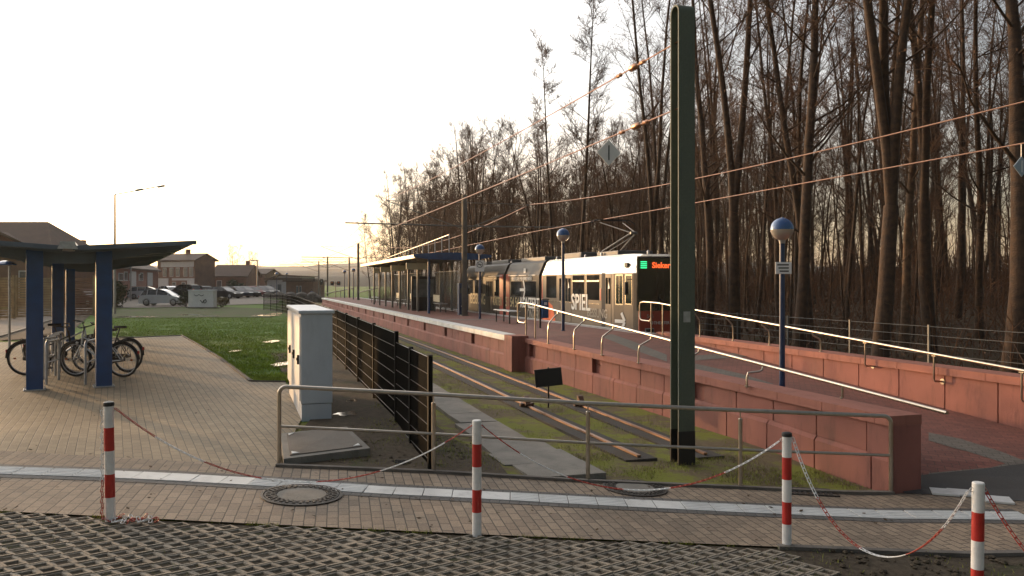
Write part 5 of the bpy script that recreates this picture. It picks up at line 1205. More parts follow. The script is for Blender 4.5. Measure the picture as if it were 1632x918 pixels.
# utility box with graffiti
p = P(323, 491); t = thing('utility_box', p, 'squat white utility box with dark scribbled graffiti on the lawn edge', 'utility box'); w_ = 40 / F * p.y; hh = 27.5 / F * p.y
b = MB(); b.box(p + UP * hh / 2, (w_, .8, hh), bev=.02); b.build('housing', 'sign_white', t); b = MB(); b.box(p + UP * (hh + .03), (w_ + .08, .9, .08), bev=.02); b.build('lid', 'cab_grey', t)
b = MB(); c = p + Vector((.25, -.42, hh * .42)); b.tube([c + Vector((x * .3, 0, z * .25)) for x, z in ((-1, .3), (-.4, -.6), (0, .2), (.5, .5), (.8, -.2), (.3, -.7), (-.2, -.4), (.1, .1))], .03, 5); c = p + Vector((-.15, -.42, hh * .75)); b.tube([c + Vector((x * .4, 0, z * .15)) for x, z in ((-1, .3), (-.5, -.4), (0, .4), (.5, -.4), (1, .2))], .022, 5); b.build('graffiti', 'black', t)
b = MB(); b.box(p + UP * .03, (w_ + .3, 1.1, .14)); b.build('plinth', 'concrete', t)

# ---- leafy bushes
def bush(p, rx, ry, h, n, name, label, mat, seed, leaf=.10, cat='bush', base=.0):
    q = random.Random(seed); t = thing(name, p, label, cat); b = MB()
    lobes = [(q.uniform(-.5, .5), q.uniform(-.5, .5), q.uniform(.3, .75), q.uniform(.35, .6)) for _ in range(7)]
    for _ in range(n):
        lx, ly, lz, lr = q.choice(lobes); a = Vector((q.gauss(0, 1), q.gauss(0, 1), q.gauss(0, 1))).normalized() * (lr * q.uniform(.55, 1.08)); c = p + Vector(((lx + a.x) * rx, (ly + a.y) * ry, max(.03, (lz + a.z * .7)) * h))
        d1 = Vector((q.gauss(0, 1), q.gauss(0, 1), q.gauss(0, 1))).normalized(); d2 = d1.orthogonal().normalized(); s = leaf * q.uniform(.6, 1.4)
        b.add([c - d1 * s, c + d2 * s * .5, c + d1 * s, c - d2 * s * .5], [(0, 1, 2, 3)])
    b.build('foliage', mat, t, recalc=False); b = MB()
    for k in range(5): b.tube([p + Vector((q.uniform(-.1, .1), q.uniform(-.1, .1), -.1)), p + Vector((q.uniform(-.4, .4) * rx, q.uniform(-.4, .4) * ry, h * .7))], [.03, .01], 5)
    b.build('stem', 'bark', t)
    return t
p = P(186, 490); bush(p, 1.15, 1.2, 2.35, 2600, 'evergreen_bush', 'tall dark evergreen bush behind the right wing of the bicycle shelter', 'hedge', 3, .09)
p = P(297, 489); bush(p, .75, .6, 1.4, 900, 'clipped_bush', 'brown green bush pressed against the white utility box', 'hedge', 4, .08)
p = P(354, 490); bush(p, .8, .5, .95, 500, 'dry_bush', 'pale dry bush to the right of the white utility box', 'blade_dry', 6, .08)
p = P(384, 482); p2 = Vector((XY(380, 140), 140, -.5)); bush(p2, 2.2, 2, 3.0, 900, 'evergreen_bush', 'rounded dark shrub in front of the brown bungalow', 'hedge', 8, .22)

# ---- cars
def car(kind, paint, label, group='cars in the car park'):
    t = thing('parked_car', (0, 0, 0), label, 'van' if kind == 'van' else 'car', group)
    prof = {'hatch': ([(-1.95, .30), (-1.98, .62), (-1.86, .92), (-1.0, 1.0), (.62, .98), (1.5, .84), (1.88, .66), (1.95, .35)], [(-1.84, .92), (-1.55, 1.36), (-1.1, 1.49), (-.1, 1.50), (.38, 1.36), (1.05, .93)]),
            'estate': ([(-2.3, .30), (-2.33, .66), (-2.2, .95), (-1.0, 1.0), (.7, .97), (1.75, .82), (2.2, .62), (2.27, .34)], [(-2.2, .95), (-1.92, 1.36), (-1.4, 1.47), (-.1, 1.48), (.35, 1.36), (1.1, .95)]),
            'suv': ([(-2.2, .38), (-2.24, .85), (-2.14, 1.1), (-1.0, 1.15), (.8, 1.13), (1.8, 1.0), (2.15, .8), (2.2, .42)], [(-2.14, 1.1), (-1.95, 1.60), (-1.5, 1.72), (-.1, 1.73), (.3, 1.62), (.95, 1.12)]),
            'van': ([(-2.5, .35), (-2.5, .9), (-2.5, 1.2), (-1.0, 1.2), (1.3, 1.2), (2.0, 1.05), (2.45, .85), (2.5, .4)], [(-2.48, 1.2), (-2.42, 1.95), (-2.2, 2.05), (.6, 2.05), (1.0, 1.9), (1.65, 1.15)])}[kind]
    lowp, top = prof; hw_ = .86
    def sec(poly, y, ins): return [Vector((x, y, z)) for x, z in poly]
    body = lowp + [(lowp[-1][0], lowp[-1][1] - .1), (lowp[0][0], lowp[0][1] - .1)]
    b = MB(); b.loft([sec(body, y, 0) if abs(y) < hw_ else [Vector((x * .985, y, z * .97 + .01)) for x, z in body] for y in (-hw_ - .04, -hw_ + .03, hw_ - .03, hw_ + .04)])
    bo = b.build('body', paint, t)
    cb_ = MB(); n = len(top)
    ringf = lambda y, k: [Vector((x, y * (1 - .16 * ((z - top[0][1]) / (top[3][1] - top[0][1]))), z)) for x, z in top]
    cb_.loft([ringf(-hw_ + .02, 0), ringf(-hw_ * .5, 0), ringf(hw_ * .5, 0), ringf(hw_ - .02, 0)]); cb_.build('cabin', 'glass_dark', t)
    r = MB(); zt_ = top[3][1]; i0, i1 = 1, n - 2
    rp = top[i0:i1 + 1]; r.loft([[Vector((x, y, z + .012)) for x, z in rp] + [Vector((x, y, z - .05)) for x, z in rp[::-1]] for y in (-hw_ * .80, hw_ * .80)]); r.build('roof', paint, t)
    pl = MB()
    for sy in (-1, 1):
        zz = lambda z: sy * (hw_ - .005) * (1 - .16 * ((z - top[0][1]) / (zt_ - top[0][1])))
        for (x0, z0_), (x1, z1_) in ((top[0], top[1]), (top[-1], top[-2]), ((-.35, top[0][1]), (-.30, zt_ - .03)), (( -1.2, top[0][1]), (-1.15, zt_ - .05))): pl.tube([(x0, zz(z0_), z0_), (x1, zz(z1_), z1_)], .035, 4)
    pl.build('pillar', paint, t)
    wb_ = lowp[-1][0] - .72; wr_ = .32 if kind != 'suv' else .37
    for x in (-wb_, wb_ - .05):
        for sy in (-1, 1):
            w_ = MB(); w_.lathe(Vector((x, sy * (hw_ - .16), wr_)), [(wr_, 0), (wr_, .19), (wr_ - .04, .21), (.2, .21)], 20, axis=(0, sy, 0)); wh = w_.build('wheel', 'tyre', t); r_ = MB(); r_.lathe(Vector((x, sy * (hw_ + .052), wr_)), [(.21, 0), (.19, .012), (.05, .006), (0, .01)], 12, axis=(0, sy, 0)); r_.build('rim', 'rim', wh)
            a = MB(); a.tube([Vector((x + (wr_ + .04) * cos(k * pi / 10), sy * (hw_ + .02), wr_ + (wr_ + .04) * sin(k * pi / 10))) for k in range(11)], .03, 4); a.build('wheel_arch', 'black', t)
    for sy in (-1, 1):
        l = MB(); l.box(Vector((lowp[-2][0] - .12, sy * .62, lowp[-2][1] + .01)), (.22, .34, .13), ry=.3, bev=.03); l.build('headlight', 'lens', t)
        l = MB(); l.box(Vector((lowp[1][0] + .05, sy * .68, lowp[1][1] + .16)), (.1, .22, .26), bev=.02); l.build('tail_light', 'tail_red', t)
        m = MB(); m.box(Vector((.75, sy * (hw_ + .09), lowp[4][1] + .05)), (.12, .16, .12), bev=.03); m.build('wing_mirror', paint, t)
    return t
CARS = [('hatch', 'car_silver', 261, 487.5, 2, 'silver hatchback seen side on next to the white utility box'),
        ('estate', 'car_silver', 238, 477, 12, 'silver estate car with red tail light behind the silver hatchback'),
        ('hatch', 'car_white', 272, 474, -32, 'pale small car tucked between the estate car and the black off roader'),
        ('suv', 'car_black', 293, 474.5, 160, 'black off road car facing left above the silver hatchback'),
        ('hatch', 'car_silver', 308, 473, 140, 'small silver car just right of the black off roader'),
        ('hatch', 'car_dark', 321, 473, 142, 'dark small car behind the white utility box'),
        ('van', 'car_white', 331, 467, 160, 'white van parked at the back, roof above the other cars'),
        ('estate', 'car_black', 357, 476, -18, 'long black estate car directly right of the utility box'),
        ('hatch', 'car_dark', 377, 475, -28, 'dark hatchback next to the long black estate car'),
        ('estate', 'car_black', 390, 474, -30, 'black estate car, third dark car right of the utility box'),
        ('hatch', 'car_red', 402, 473, -30, 'dark red hatchback in the angled row by the bungalow'),
        ('hatch', 'car_dark', 413, 472, -32, 'dark hatchback near the end of the angled row'),
        ('estate', 'car_black', 425, 471, -32, 'black estate car ending the angled row by the hall'),
        ('hatch', 'car_red', 137, 488, -20, 'dark red car with bright windscreen seen between the blue posts')]
protos = {}
for kind, paint, px, py, rz, lab in CARS:
    p = P(px, py); Y = p.y
    if (kind, paint) in protos: c = copy_tree(protos[(kind, paint)], label=lab)
    else: c = car(kind, paint, lab); protos[(kind, paint)] = c
    c.location = (XY(px, Y), Y, G(XY(px, Y), Y) + .035); c.rotation_euler = (0, 0, R_(rz))

# ---- person
def person(p, h, label, rz):
    t = thing('person', p, label, 'person'); k = h / 1.75
    J = {'pel': (0, 0, .95), 'ch': (0, 0, 1.30), 'nk': (0, 0, 1.48), 'hd': (0, .01, 1.62), 'ht': (0, 0, 1.72), 'ls': (-.19, 0, 1.42), 'le': (-.25, .02, 1.15), 'lh': (-.26, -.08, .90), 'rs': (.19, 0, 1.42), 're': (.25, .0, 1.15), 'rh': (.26, -.10, .90), 'lk': (-.11, -.10, .52), 'la': (-.11, -.02, .08), 'lt': (-.11, -.2, .04), 'rk': (.11, .03, .52), 'ra': (.11, .20, .10), 'rt': (.11, .05, .04)}
    R = {'pel': .15, 'ch': .165, 'nk': .065, 'hd': .10, 'ht': .085, 'ls': .075, 'le': .05, 'lh': .04, 'rs': .075, 're': .05, 'rh': .04, 'lk': .07, 'la': .05, 'lt': .04, 'rk': .07, 'ra': .05, 'rt': .04}
    ks = list(J); ed_ = [('pel', 'ch'), ('ch', 'nk'), ('nk', 'hd'), ('hd', 'ht'), ('ch', 'ls'), ('ls', 'le'), ('le', 'lh'), ('ch', 'rs'), ('rs', 're'), ('re', 'rh'), ('pel', 'lk'), ('lk', 'la'), ('la', 'lt'), ('pel', 'rk'), ('rk', 'ra'), ('ra', 'rt')]
    me = bpy.data.meshes.new('body'); me.from_pydata([Vector(J[a]) * k for a in ks], [(ks.index(a), ks.index(c)) for a, c in ed_], [])
    o = bpy.data.objects.new('body', me); COL.objects.link(o); m = o.modifiers.new('s', 'SKIN'); o.modifiers.new('u', 'SUBSURF').levels = 1
    for i, a in enumerate(ks): me.skin_vertices[0].data[i].radius = (R[a] * k, R[a] * k)
    me.skin_vertices[0].data[0].use_root = True
    dg = bpy.context.evaluated_depsgraph_get(); m2 = bpy.data.meshes.new_from_object(o.evaluated_get(dg)); bpy.data.objects.remove(o)
    for q in ('jacket', 'black', 'skin'): m2.materials.append(MATS[q])
    for f in m2.polygons: z = f.center.z / k; f.material_index = 1 if z < .92 else (2 if z > 1.5 or (z < .96 and abs(f.center.x) > .22) else 0)
    ob_ = bpy.data.objects.new('body', m2); COL.objects.link(ob_); ob_.parent = t
    b = MB(); b.lathe((0, .01 * k, 1.66 * k), [(.10 * k, -.06 * k), (.112 * k, 0), (.09 * k, .07 * k), (.04 * k, .10 * k), (0, .105 * k)], 12); hr = b.build('hair', 'black'); hr.parent = t
    t.rotation_euler = (0, 0, rz); return t
p = Vector((XY(497, 118), 118, 0)); p.z = G(p.x, p.y) - .02; person(p, 1.78, 'person in a blue jacket walking beyond the far end of the mesh fence', .6)

# ---- street lamps, left
p = P(183, 497); Y = 55.0; p = Vector((XY(183, Y), Y, 0)); p.z = G(p.x, p.y); t = thing('street_lamp', p, 'tall street lamp with a long arm carrying two heads above the bicycle shelter', 'street lamp'); b = MB(); zt = Z(310, Y); b.tube([p - UP * .1, Vector((p.x, p.y, zt))], [.09, .06], 10); b.build('pole', 'galv', t)
b = MB(); b.tube([Vector((p.x, p.y, zt)), Vector((XY(222, Y), Y, Z(303, Y))), Vector((XY(258, Y), Y, Z(296, Y)))], .035, 6); b.build('arm', 'galv', t)
for px, py in ((222, 302.5), (257, 297)): b = MB(); b.box((XY(px, Y), Y, Z(py, Y)), (.48, .22, .12), ry=-.2, bev=.04); b.build('lamp_head', 'galv', t)
for px, Y, top, l in ((208.5, 92, 418, 'pale thin lamp post between the shelter roof and the silver estate car'), (410, 118, 415, 'thin lamp post rising from the dark car row')):
    x = XY(px, Y); z0 = G(x, Y); t = thing('street_lamp', (x, Y, z0), l, 'street lamp'); b = MB(); b.tube([(x, Y, z0 - .1), (x, Y, Z(top, Y))], .09, 8); b.build('pole', 'galv', t); b = MB(); b.box((x - .4, Y, Z(top, Y)), (1.2, .25, .14), bev=.04); b.build('lamp_head', 'galv', t)
Y = 24; x = XY(15, Y); z0 = G(x, Y); t = thing('street_lamp', (x, Y, z0), 'lamp with a flat blue shade on a thin grey pole, left of the blue posts', 'street lamp'); b = MB(); b.tube([(x, Y, z0 - .1), (x, Y, Z(424, Y))], .035, 8); b.build('pole', 'galv', t)
b = MB(); b.lathe((XY(8, Y), Y, Z(421, Y)), [(.30, -.03), (.30, .0), (.2, .07), (.05, .10), (0, .105)], 20); b.build('lamp_shade', 'lamp_blue', t)

# ---- wire fence on the wood side
wf = thing('wire_fence', T(9, 9.2, -.1), 'thin grey wire fence with slim posts between the ramp and the wood', 'fence')
us = [uat(px, 9.2) for px in (1632, 1510, 1404, 1312)]; step_ = 2.52; u_ = [-5.5 + step_ * k for k in range(11)]
for i in range(len(u_) - 1):
    p, q = T(u_[i], 9.2), T(u_[i + 1], 9.2); b = MB()
    for k in range(6): z = 1.10 - k * .2; b.tube([p + UP * z, q + UP * z], .006, 4)
    n_ = 12
    for j in range(n_): c = p.lerp(q, (j + .5) / n_); b.tube([c + UP * .08, c + UP * 1.10], .0022, 3)
    b.build('mesh_panel', 'mast_grey', wf)
for u in u_: b = MB(); p = T(u, 9.2); b.box(p + UP * .5, (.035, .045, 1.28), rz=TRK_ANG - pi / 2); b.build('post', 'mast_grey', wf)

# ================================================================== TREES
class TB:
    def __init__(s): s.v = []; s.f = []
    def tube(s, pts, rs, n):
        prev = None; o0 = len(s.v); k = len(pts)
        for i in range(k):
            t = (pts[min(i + 1, k - 1)] - pts[max(i - 1, 0)]).normalized()
            if prev is None: x = t.orthogonal().normalized()
            else: x = (prev - t * prev.dot(t)).normalized()
            prev = x; y = t.cross(x); r = rs[i]
            for j in range(n): a = 2 * pi * j / n; s.v.append(tuple(pts[i] + x * (cos(a) * r) + y * (sin(a) * r)))
        for i in range(k - 1):
            for j in range(n): s.f.append((o0 + i * n + j, o0 + i * n + (j + 1) % n, o0 + (i + 1) * n + (j + 1) % n, o0 + (i + 1) * n + j))
    def mesh(s, name, mat):
        me = bpy.data.meshes.new(name); me.from_pydata(s.v, [], s.f); me.materials.append(MATS[mat]); me.polygons.foreach_set('use_smooth', [True] * len(s.f)); me.update(); return me
def grow(q, start, d, L, n, wob, up=.0):
    pts = [start.copy()]; d = d.normalized(); st = L / n
    for _ in range(n):
        d = (d + Vector((q.gauss(0, wob), q.gauss(0, wob), q.gauss(0, wob) * .6 + up))).normalized(); pts.append(pts[-1] + d * st)
    return pts
def taper(r0, r1, n): return [r0 + (r1 - r0) * i / n for i in range(n + 1)]
def along(pts, f):
    x = f * (len(pts) - 1); i = min(int(x), len(pts) - 2); return pts[i].lerp(pts[i + 1], x - i), (pts[i + 1] - pts[i]).normalized()
def tree_mesh(seed, H, r, first, nl, spread, limb, ns, nt, fork=0, bark='bark', tw=.006, catk=0, wob=.028):
    q = random.Random(seed); tr = TB(); cr = TB(); stems = []
    if fork:
        base = grow(q, Vector((0, 0, -.3)), Vector((q.uniform(-.05, .05), q.uniform(-.05, .05), 1)), H * .22, 4, .03); tr.tube(base, taper(r * 1.15, r * .9, 4), 9)
        for k in range(fork):
            a = q.uniform(0, 1) + k * 2 * pi / fork; s = grow(q, base[-1], Vector((cos(a) * .085, sin(a) * .085, 1)), H * .78, 12, .03, .035); tr.tube(s, taper(r * .72, r * .10, 12), 8); stems.append((s, r * .72, r * .10))
    else:
        s = grow(q, Vector((0, 0, -.3)), Vector((q.uniform(-.04, .04), q.uniform(-.04, .04), 1)), H, 16, wob, .02); rs = taper(r, r * .08, 16); rs[0] *= 1.35; tr.tube(s, rs, 9); stems.append((s, r, r * .08))
    for s, ra, rb in stems:
        for k in range(nl // len(stems)):
            f = first + (1 - first) * (k + q.random()) / (nl // len(stems)) * .98; p, d = along(s, f); rr = ra + (rb - ra) * f; a = q.uniform(0, 2 * pi)
            L = limb * (1.05 - .72 * f) * q.uniform(.55, 1.25); e = q.uniform(.35, 1.1) / spread; dr = Vector((cos(a), sin(a), e)); n_ = 6
            lp = grow(q, p, dr, L, n_, .13, .06); lr = max(rr * .34, .012) * q.uniform(.7, 1.1); tr.tube(lp, taper(lr, max(.008, lr * .2), n_), 5)
            for j in range(ns):
                g_ = q.uniform(.2, 1.0); p2, d2 = along(lp, g_); a2 = Vector((q.gauss(0, 1), q.gauss(0, 1), q.gauss(0, .6) + .5)).normalized(); sp = grow(q, p2, (d2 * .7 + a2 * .8), L * q.uniform(.22, .5) * (1.15 - .5 * g_), 3, .18, .05); cr.tube(sp, taper(max(.010, lr * .33), tw, 3), 3)
                for m in range(nt):
                    p3, d3 = along(sp, q.uniform(.2, 1)); a3 = Vector((q.gauss(0, 1), q.gauss(0, 1), q.gauss(0, .6) + .35)).normalized(); tp = grow(q, p3, d3 * .6 + a3, q.uniform(.25, .75), 2, .2, .03); cr.tube(tp, taper(tw, tw * .6, 2), 3)
                    if catk and q.random() < catk:
                        c = tp[-1]; cr.tube([c, c + Vector((0, 0, -.05))], [.016, .012], 3)
        p, d = s[-1], None
        for k in range(8): sp = grow(q, p - UP * q.uniform(0, H * .08), Vector((q.gauss(0, .4), q.gauss(0, .4), 1)), q.uniform(.6, 1.5), 3, .15); cr.tube(sp, taper(.012, tw, 3), 3)
    return tr.mesh('trunk', bark), cr.mesh('crown', 'twig')
SLIM = tree_mesh(106, 17, .13, .42, 34, .9, 2.7, 8, 7, wob=.009)
TALL = [tree_mesh(101, 20, .165, .25, 36, .8, 3.4, 8, 7, catk=.5), tree_mesh(102, 19, .14, .22, 34, 1.2, 3.2, 7, 6, bark='bark_pale', catk=.4), tree_mesh(103, 21, .17, .25, 36, .9, 3.6, 8, 7, fork=2, catk=.5), tree_mesh(104, 18, .125, .2, 34, 1.3, 2.8, 7, 6), tree_mesh(105, 20, .19, .2, 36, .9, 3.8, 8, 7, fork=3, catk=.3)]
MID = [tree_mesh(201, 13.5, .15, .2, 36, .9, 4.2, 8, 7, fork=3), tree_mesh(202, 12.5, .13, .15, 36, 1.0, 3.9, 8, 7, fork=2), tree_mesh(203, 14, .12, .25, 36, .8, 3.7, 8, 7)]
POLE = [tree_mesh(301, 13, .065, .15, 20, .8, 1.9, 4, 5, bark='bark_pale', tw=.005), tree_mesh(302, 11, .055, .2, 20, .8, 1.8, 4, 5, tw=.005), tree_mesh(303, 15, .08, .3, 22, .8, 2.0, 5, 5, tw=.005), tree_mesh(304, 9, .045, .1, 22, .7, 1.7, 4, 5, bark='bark_pale', tw=.005)]
tq = random.Random(77)
def tree(kind, me, p, s, rz, label, group, sz=None, lean=(0, 0)):
    t = thing(kind, p, label, 'tree', group, rz); t.scale = (s, s, sz or s); t.rotation_euler = (lean[0], lean[1], rz)
    for m in me: o = bpy.data.objects.new(m.name.split('.')[0], m); COL.objects.link(o); o.parent = t
    return t
placed = []
def put(kind, me, px, Y, H, Hm, label, group=None, wide=None, rz=None, lean=(0, 0)):
    x = XY(px, Y); z = G(x, Y) - .05; s = H / Hm; tree(kind, me, (x, Y, z), (wide or s), rz if rz is not None else tq.uniform(0, 6.28), label, group, sz=s, lean=lean); placed.append((x, Y))
GT = 'bare trees of the wood'
put('bare_tree', SLIM, 919, 40, 17.2, 17, 'slim straight bare tree, taller right one of the pair above the tram', GT, 1.0)
put('bare_tree', SLIM, 888, 42, 15.2, 17, 'slim straight bare tree, shorter left one of the pair above the tram', GT, .85)
put('bare_tree', TALL[0], 1130, 30, 20, 20, 'bare tree directly right of the hairpin mast', GT)
put('bare_tree', TALL[2], 1172, 26, 21, 21, 'bare forked tree between the hairpin mast and the nearest ball lamp', GT)
put('bare_tree', TALL[0], 1270, 23, 21, 20, 'straight dark trunk just behind the nearest ball lamp', GT, 1.1)
put('bare_tree', TALL[3], 1292, 25, 19, 18, 'thinner trunk standing close behind the one at the ball lamp', GT, 1.1)
put('bare_tree', TALL[4], 1398, 19.5, 20, 20, 'thick bare tree splitting into three stems, with mossy bark', GT, 1.0, 1.2)
put('bare_tree', TALL[1], 1440, 26, 20, 19, 'pale barked tree right of the three stemmed one', GT)
put('bare_tree', TALL[2], 1485, 24, 22, 21, 'forked dark tree behind the wire fence, left of the rightmost trunk', GT)
put('bare_tree', TALL[0], 1612, 18.2, 20, 20, 'thick dark trunk at the right, behind the grey blue diamond sign', GT, 1.45, lean=(0, R_(3)))
put('bare_tree', TALL[3], 1560, 27, 19, 18, 'slim tree between the forked tree and the rightmost thick trunk', GT)
n1 = n2 = n3 = 0
GP = {'bare_tree': 'one of many bare leafless trees standing close together in the wood', 'slender_tree': 'one of many thin young leafless trees crowded in the wood'}
tries = 0
while tries < 30000 and (n1 < 60 or n2 < 100 or n3 < 285):
    tries += 1; u = tq.uniform(-10, 108); v = tq.uniform(10.3, 50) if tq.random() < .75 else tq.uniform(10.3, 18); p = T(u, v)
    if p.y < 14: continue
    px = 816 + F * p.x / p.y
    if px < 590 or px > 1760: continue
    if v > 20 + u * .5 and u > 60: pass
    pole = n3 < 285 and tq.random() < .55
    md = 1.1 if pole else 2.2
    if any((p.x - a) ** 2 + (p.y - c) ** 2 < md * md for a, c in placed): continue
    z = G(p.x, p.y) - .05; ycap = 0
    # the wood edge falls away towards the far end
    hcap = 30 if px > 1000 else (CZ + (450 - (300 - (px - 590) * .62 if px < 730 else (210 if px < 860 else 185 + (px - 860) * .1))) / F * p.y)
    if pole:
        k = tq.randrange(4); Hm = (13, 11, 15, 9)[k]; H = min(Hm * tq.uniform(.85, 1.25), hcap * 1.0 - z)
        if H < 3: continue
        tree('slender_tree', POLE[k], (p.x, p.y, z), max(.8, H / Hm), tq.uniform(0, 6.28), GP['slender_tree'], 'slender young trees in the wood', sz=H / Hm, lean=(tq.gauss(0, .04), tq.gauss(0, .04))); n3 += 1
    elif (u > 44 and n2 < 100):
        k = tq.randrange(3); Hm = (13.5, 12.5, 14)[k]; H = min(Hm * tq.uniform(.9, 1.2), hcap - z) * tq.uniform(.90, 1.07)
        if H < 4: continue
        tree('bare_tree', MID[k], (p.x, p.y, z), max(.75, H / Hm), tq.uniform(0, 6.28), GP['bare_tree'], GT, sz=H / Hm); n2 += 1
    elif n1 < 60 and p.y > 27:
        k = tq.randrange(5); Hm = (20, 19, 21, 18, 20)[k]; H = min(Hm * tq.uniform(.75, 1.1), hcap - z)
        if H < 6: continue
        tree('bare_tree', TALL[k], (p.x, p.y, z), max(.7, H / Hm * tq.uniform(.8, 1)), tq.uniform(0, 6.28), GP['bare_tree'], GT, sz=H / Hm); n1 += 1
    else: continue
    placed.append((p.x, p.y))
for px, Y, H, l in ((372, 190, 11, 'bare tree with a wide crown behind the bungalow roof'), (402, 200, 9.8, 'smaller bare tree beside the one behind the bungalow'), (283, 170, 9.8, 'bare treetop showing over the balcony house'), (590, 128, 12.5, 'bare tree at the far left tip of the wood')):
    x = XY(px, Y); tree('bare_tree', MID[int(px) % 3], (x, Y, -.6), H / 13, px, l, None, sz=H / 13)
# the far wood behind, one mass of thin stems
b = TB(); q = random.Random(19)
for _ in range(800):
    u = q.uniform(-40, 100); v = q.uniform(26, 95); p = T(u, v)
    px = 816 + F * p.x / p.y if p.y > 8 else 9999
    if px < 900 or px > 1800: continue
    p.z = G(p.x, p.y) - .1; H = q.uniform(6, 14) * (1 if px > 1000 else .6); s = grow(q, p, Vector((q.gauss(0, .05), q.gauss(0, .05), 1)), H, 6, .04); r_ = q.uniform(.03, .09); b.tube(s, taper(r_, .012, 6), 4)
    for k in range(12): c, d = along(s, q.uniform(.12, 1)); tp = grow(q, c, Vector((q.gauss(0, 1), q.gauss(0, 1), 1.2)), H * q.uniform(.06, .16), 3, .15); b.tube(tp, [.016, .012, .009, .006], 3)
me = b.mesh('distant_wood', 'brush'); o_ = bpy.data.objects.new('distant_wood', me); COL.objects.link(o_); o_['kind'] = 'stuff'; o_['label'] = 'far thicket of thin bare stems filling the depth of the wood'
b = TB(); q = random.Random(29)
for _ in range(7000):
    u = q.uniform(-40, 100); v = q.uniform(30, 80); p = T(u, v)
    px = 816 + F * p.x / p.y if p.y > 8 else 9999
    if px < 850 or px > 1800: continue
    p.z = G(p.x, p.y) - .1; s = grow(q, p, Vector((q.gauss(0, .4), q.gauss(0, .4), 1)), q.uniform(1.5, 4.2), 3, .14); b.tube(s, [.035, .028, .02, .01], 3)
me = b.mesh('brushwood', 'brush'); o_ = bpy.data.objects.new('brushwood', me); COL.objects.link(o_); o_['kind'] = 'stuff'; o_['label'] = 'dense brown brushwood at the back of the wood'
# undergrowth, uncountable
b = TB(); q = random.Random(9)
for _ in range(5200):
    u = q.uniform(-9, 112); v = 10.2 + 36 * q.random() ** 1.25; p = T(u, v)
    if p.y < 12: continue
    px = 816 + F * p.x / p.y
    if px < 585 or px > 1720: continue
    p.z = G(p.x, p.y) - .05; L = q.uniform(.8, 3.6) * (1 if v > 13 else .7); s = grow(q, p, Vector((q.gauss(0, .35), q.gauss(0, .35), 1)), L, 3, .12); b.tube(s, taper(.014 + .008 * q.random(), .005, 3), 3)
    for k in range(3): c, d = along(s, q.uniform(.3, 1)); tp = grow(q, c, d + Vector((q.gauss(0, .8), q.gauss(0, .8), q.gauss(0, .4))), L * q.uniform(.2, .5), 2, .2); b.tube(tp, [.008, .006, .004], 3)
me = b.mesh('undergrowth', 'brush'); o_ = bpy.data.objects.new('undergrowth', me); COL.objects.link(o_); o_['kind'] = 'stuff'; o_['label'] = 'tangled brown undergrowth between the tree trunks'
# brambles / leaf heaps low down
b = MB(); 
for _ in range(16000):
    u = q.uniform(-9, 100); v = 9.6 + 24 * q.random() ** 1.4; p = T(u, v)
    if p.y < 12 or not 585 < 816 + F * p.x / p.y < 1720: continue
    hh = (.25 + .9 * (sin(u * .9 + v) * .5 + .5) * (sin(v * 1.7 - u * .4) * .5 + .5)) * ss(9.6, 12, v); c = Vector((p.x, p.y, G(p.x, p.y) + q.random() * hh)); d1 = Vector((q.gauss(0, 1), q.gauss(0, 1), q.gauss(0, 1))).normalized(); d2 = d1.orthogonal().normalized(); s = q.uniform(.03, .09) * (1 + u / 60)
    b.add([c - d1 * s, c + d2 * s * .6, c + d1 * s, c - d2 * s * .6], [(0, 1, 2, 3)])
b.build('leaf_litter', 'brush', recalc=False, kind='stuff')
# ---- grass blades
def blades(name, n, sampler, mat, h0, h1, w, seed):
    q = random.Random(seed); b = MB()
    for _ in range(n):
        r = sampler(q)
        if r is None: continue
        x, y = r; z = G(x, y) - .005; a = q.uniform(0, 6.28); h = q.uniform(h0, h1); dx, dy = cos(a) * w, sin(a) * w; lx, ly = q.gauss(0, h * .4), q.gauss(0, h * .4)
        b.v += [(x - dx, y - dy, z), (x + dx, y + dy, z), (x + lx, y + ly, z + h)]; k = len(b.v); b.f.append((k - 3, k - 2, k - 1)); b.m.append(0); b.s.append(False)
    return b.build(name, mat, recalc=False, kind='stuff')
def patch(x, y, sc=1.3): return sin(x * sc * 1.7 + 1.3 * sin(y * sc * 1.1)) * sin(y * sc * 1.3 + 1.7 * sin(x * sc * .9)) 
def s_track(q):
    u = q.uniform(-1.5, 22); v = q.uniform(-2.9, 1.9)
    if -1.95 < v < -.9 or abs(v) < .24 or abs(v - 1) < .24: return None
    p = T(u, v)
    if p.y < 9.65 or patch(p.x, p.y) + q.uniform(-.5, .5) < (.0 if v > 0 else -.1): return None
    if v > 1.7 and u > 11: return None
    return p.x, p.y
blades('grass', 42000, s_track, 'blade', .015, .05, .004, 21)
def s_right(q):
    x = q.uniform(-.5, 4.4); y = q.uniform(9.65, 11.2); u, v = UV(x, y)
    if v > 2.1 or (-1.95 < v < -.9) or abs(v) < .22 and u > -.1 or abs(v - 1) < .22 and u > -.1: return None
    return (x, y) if patch(x, y, 1.9) + q.uniform(-.5, .5) > -.05 else None
blades('grass', 9000, s_right, 'blade', .012, .045, .004, 23)
blades('dry_grass', 9000, s_right, 'blade_dry', .012, .05, .0035, 24)
def s_mud(q):
    x = q.uniform(-3.0, -.3); y = q.uniform(9.6, 14)
    u, v = UV(x, y)
    if v > -2.0 or (x < -2.3 and y > 11.6): return None
    return (x, y) if patch(x, y, 2.3) + q.uniform(-.4, .4) > .25 else None
blades('grass', 6000, s_mud, 'blade', .015, .07, .004, 25)
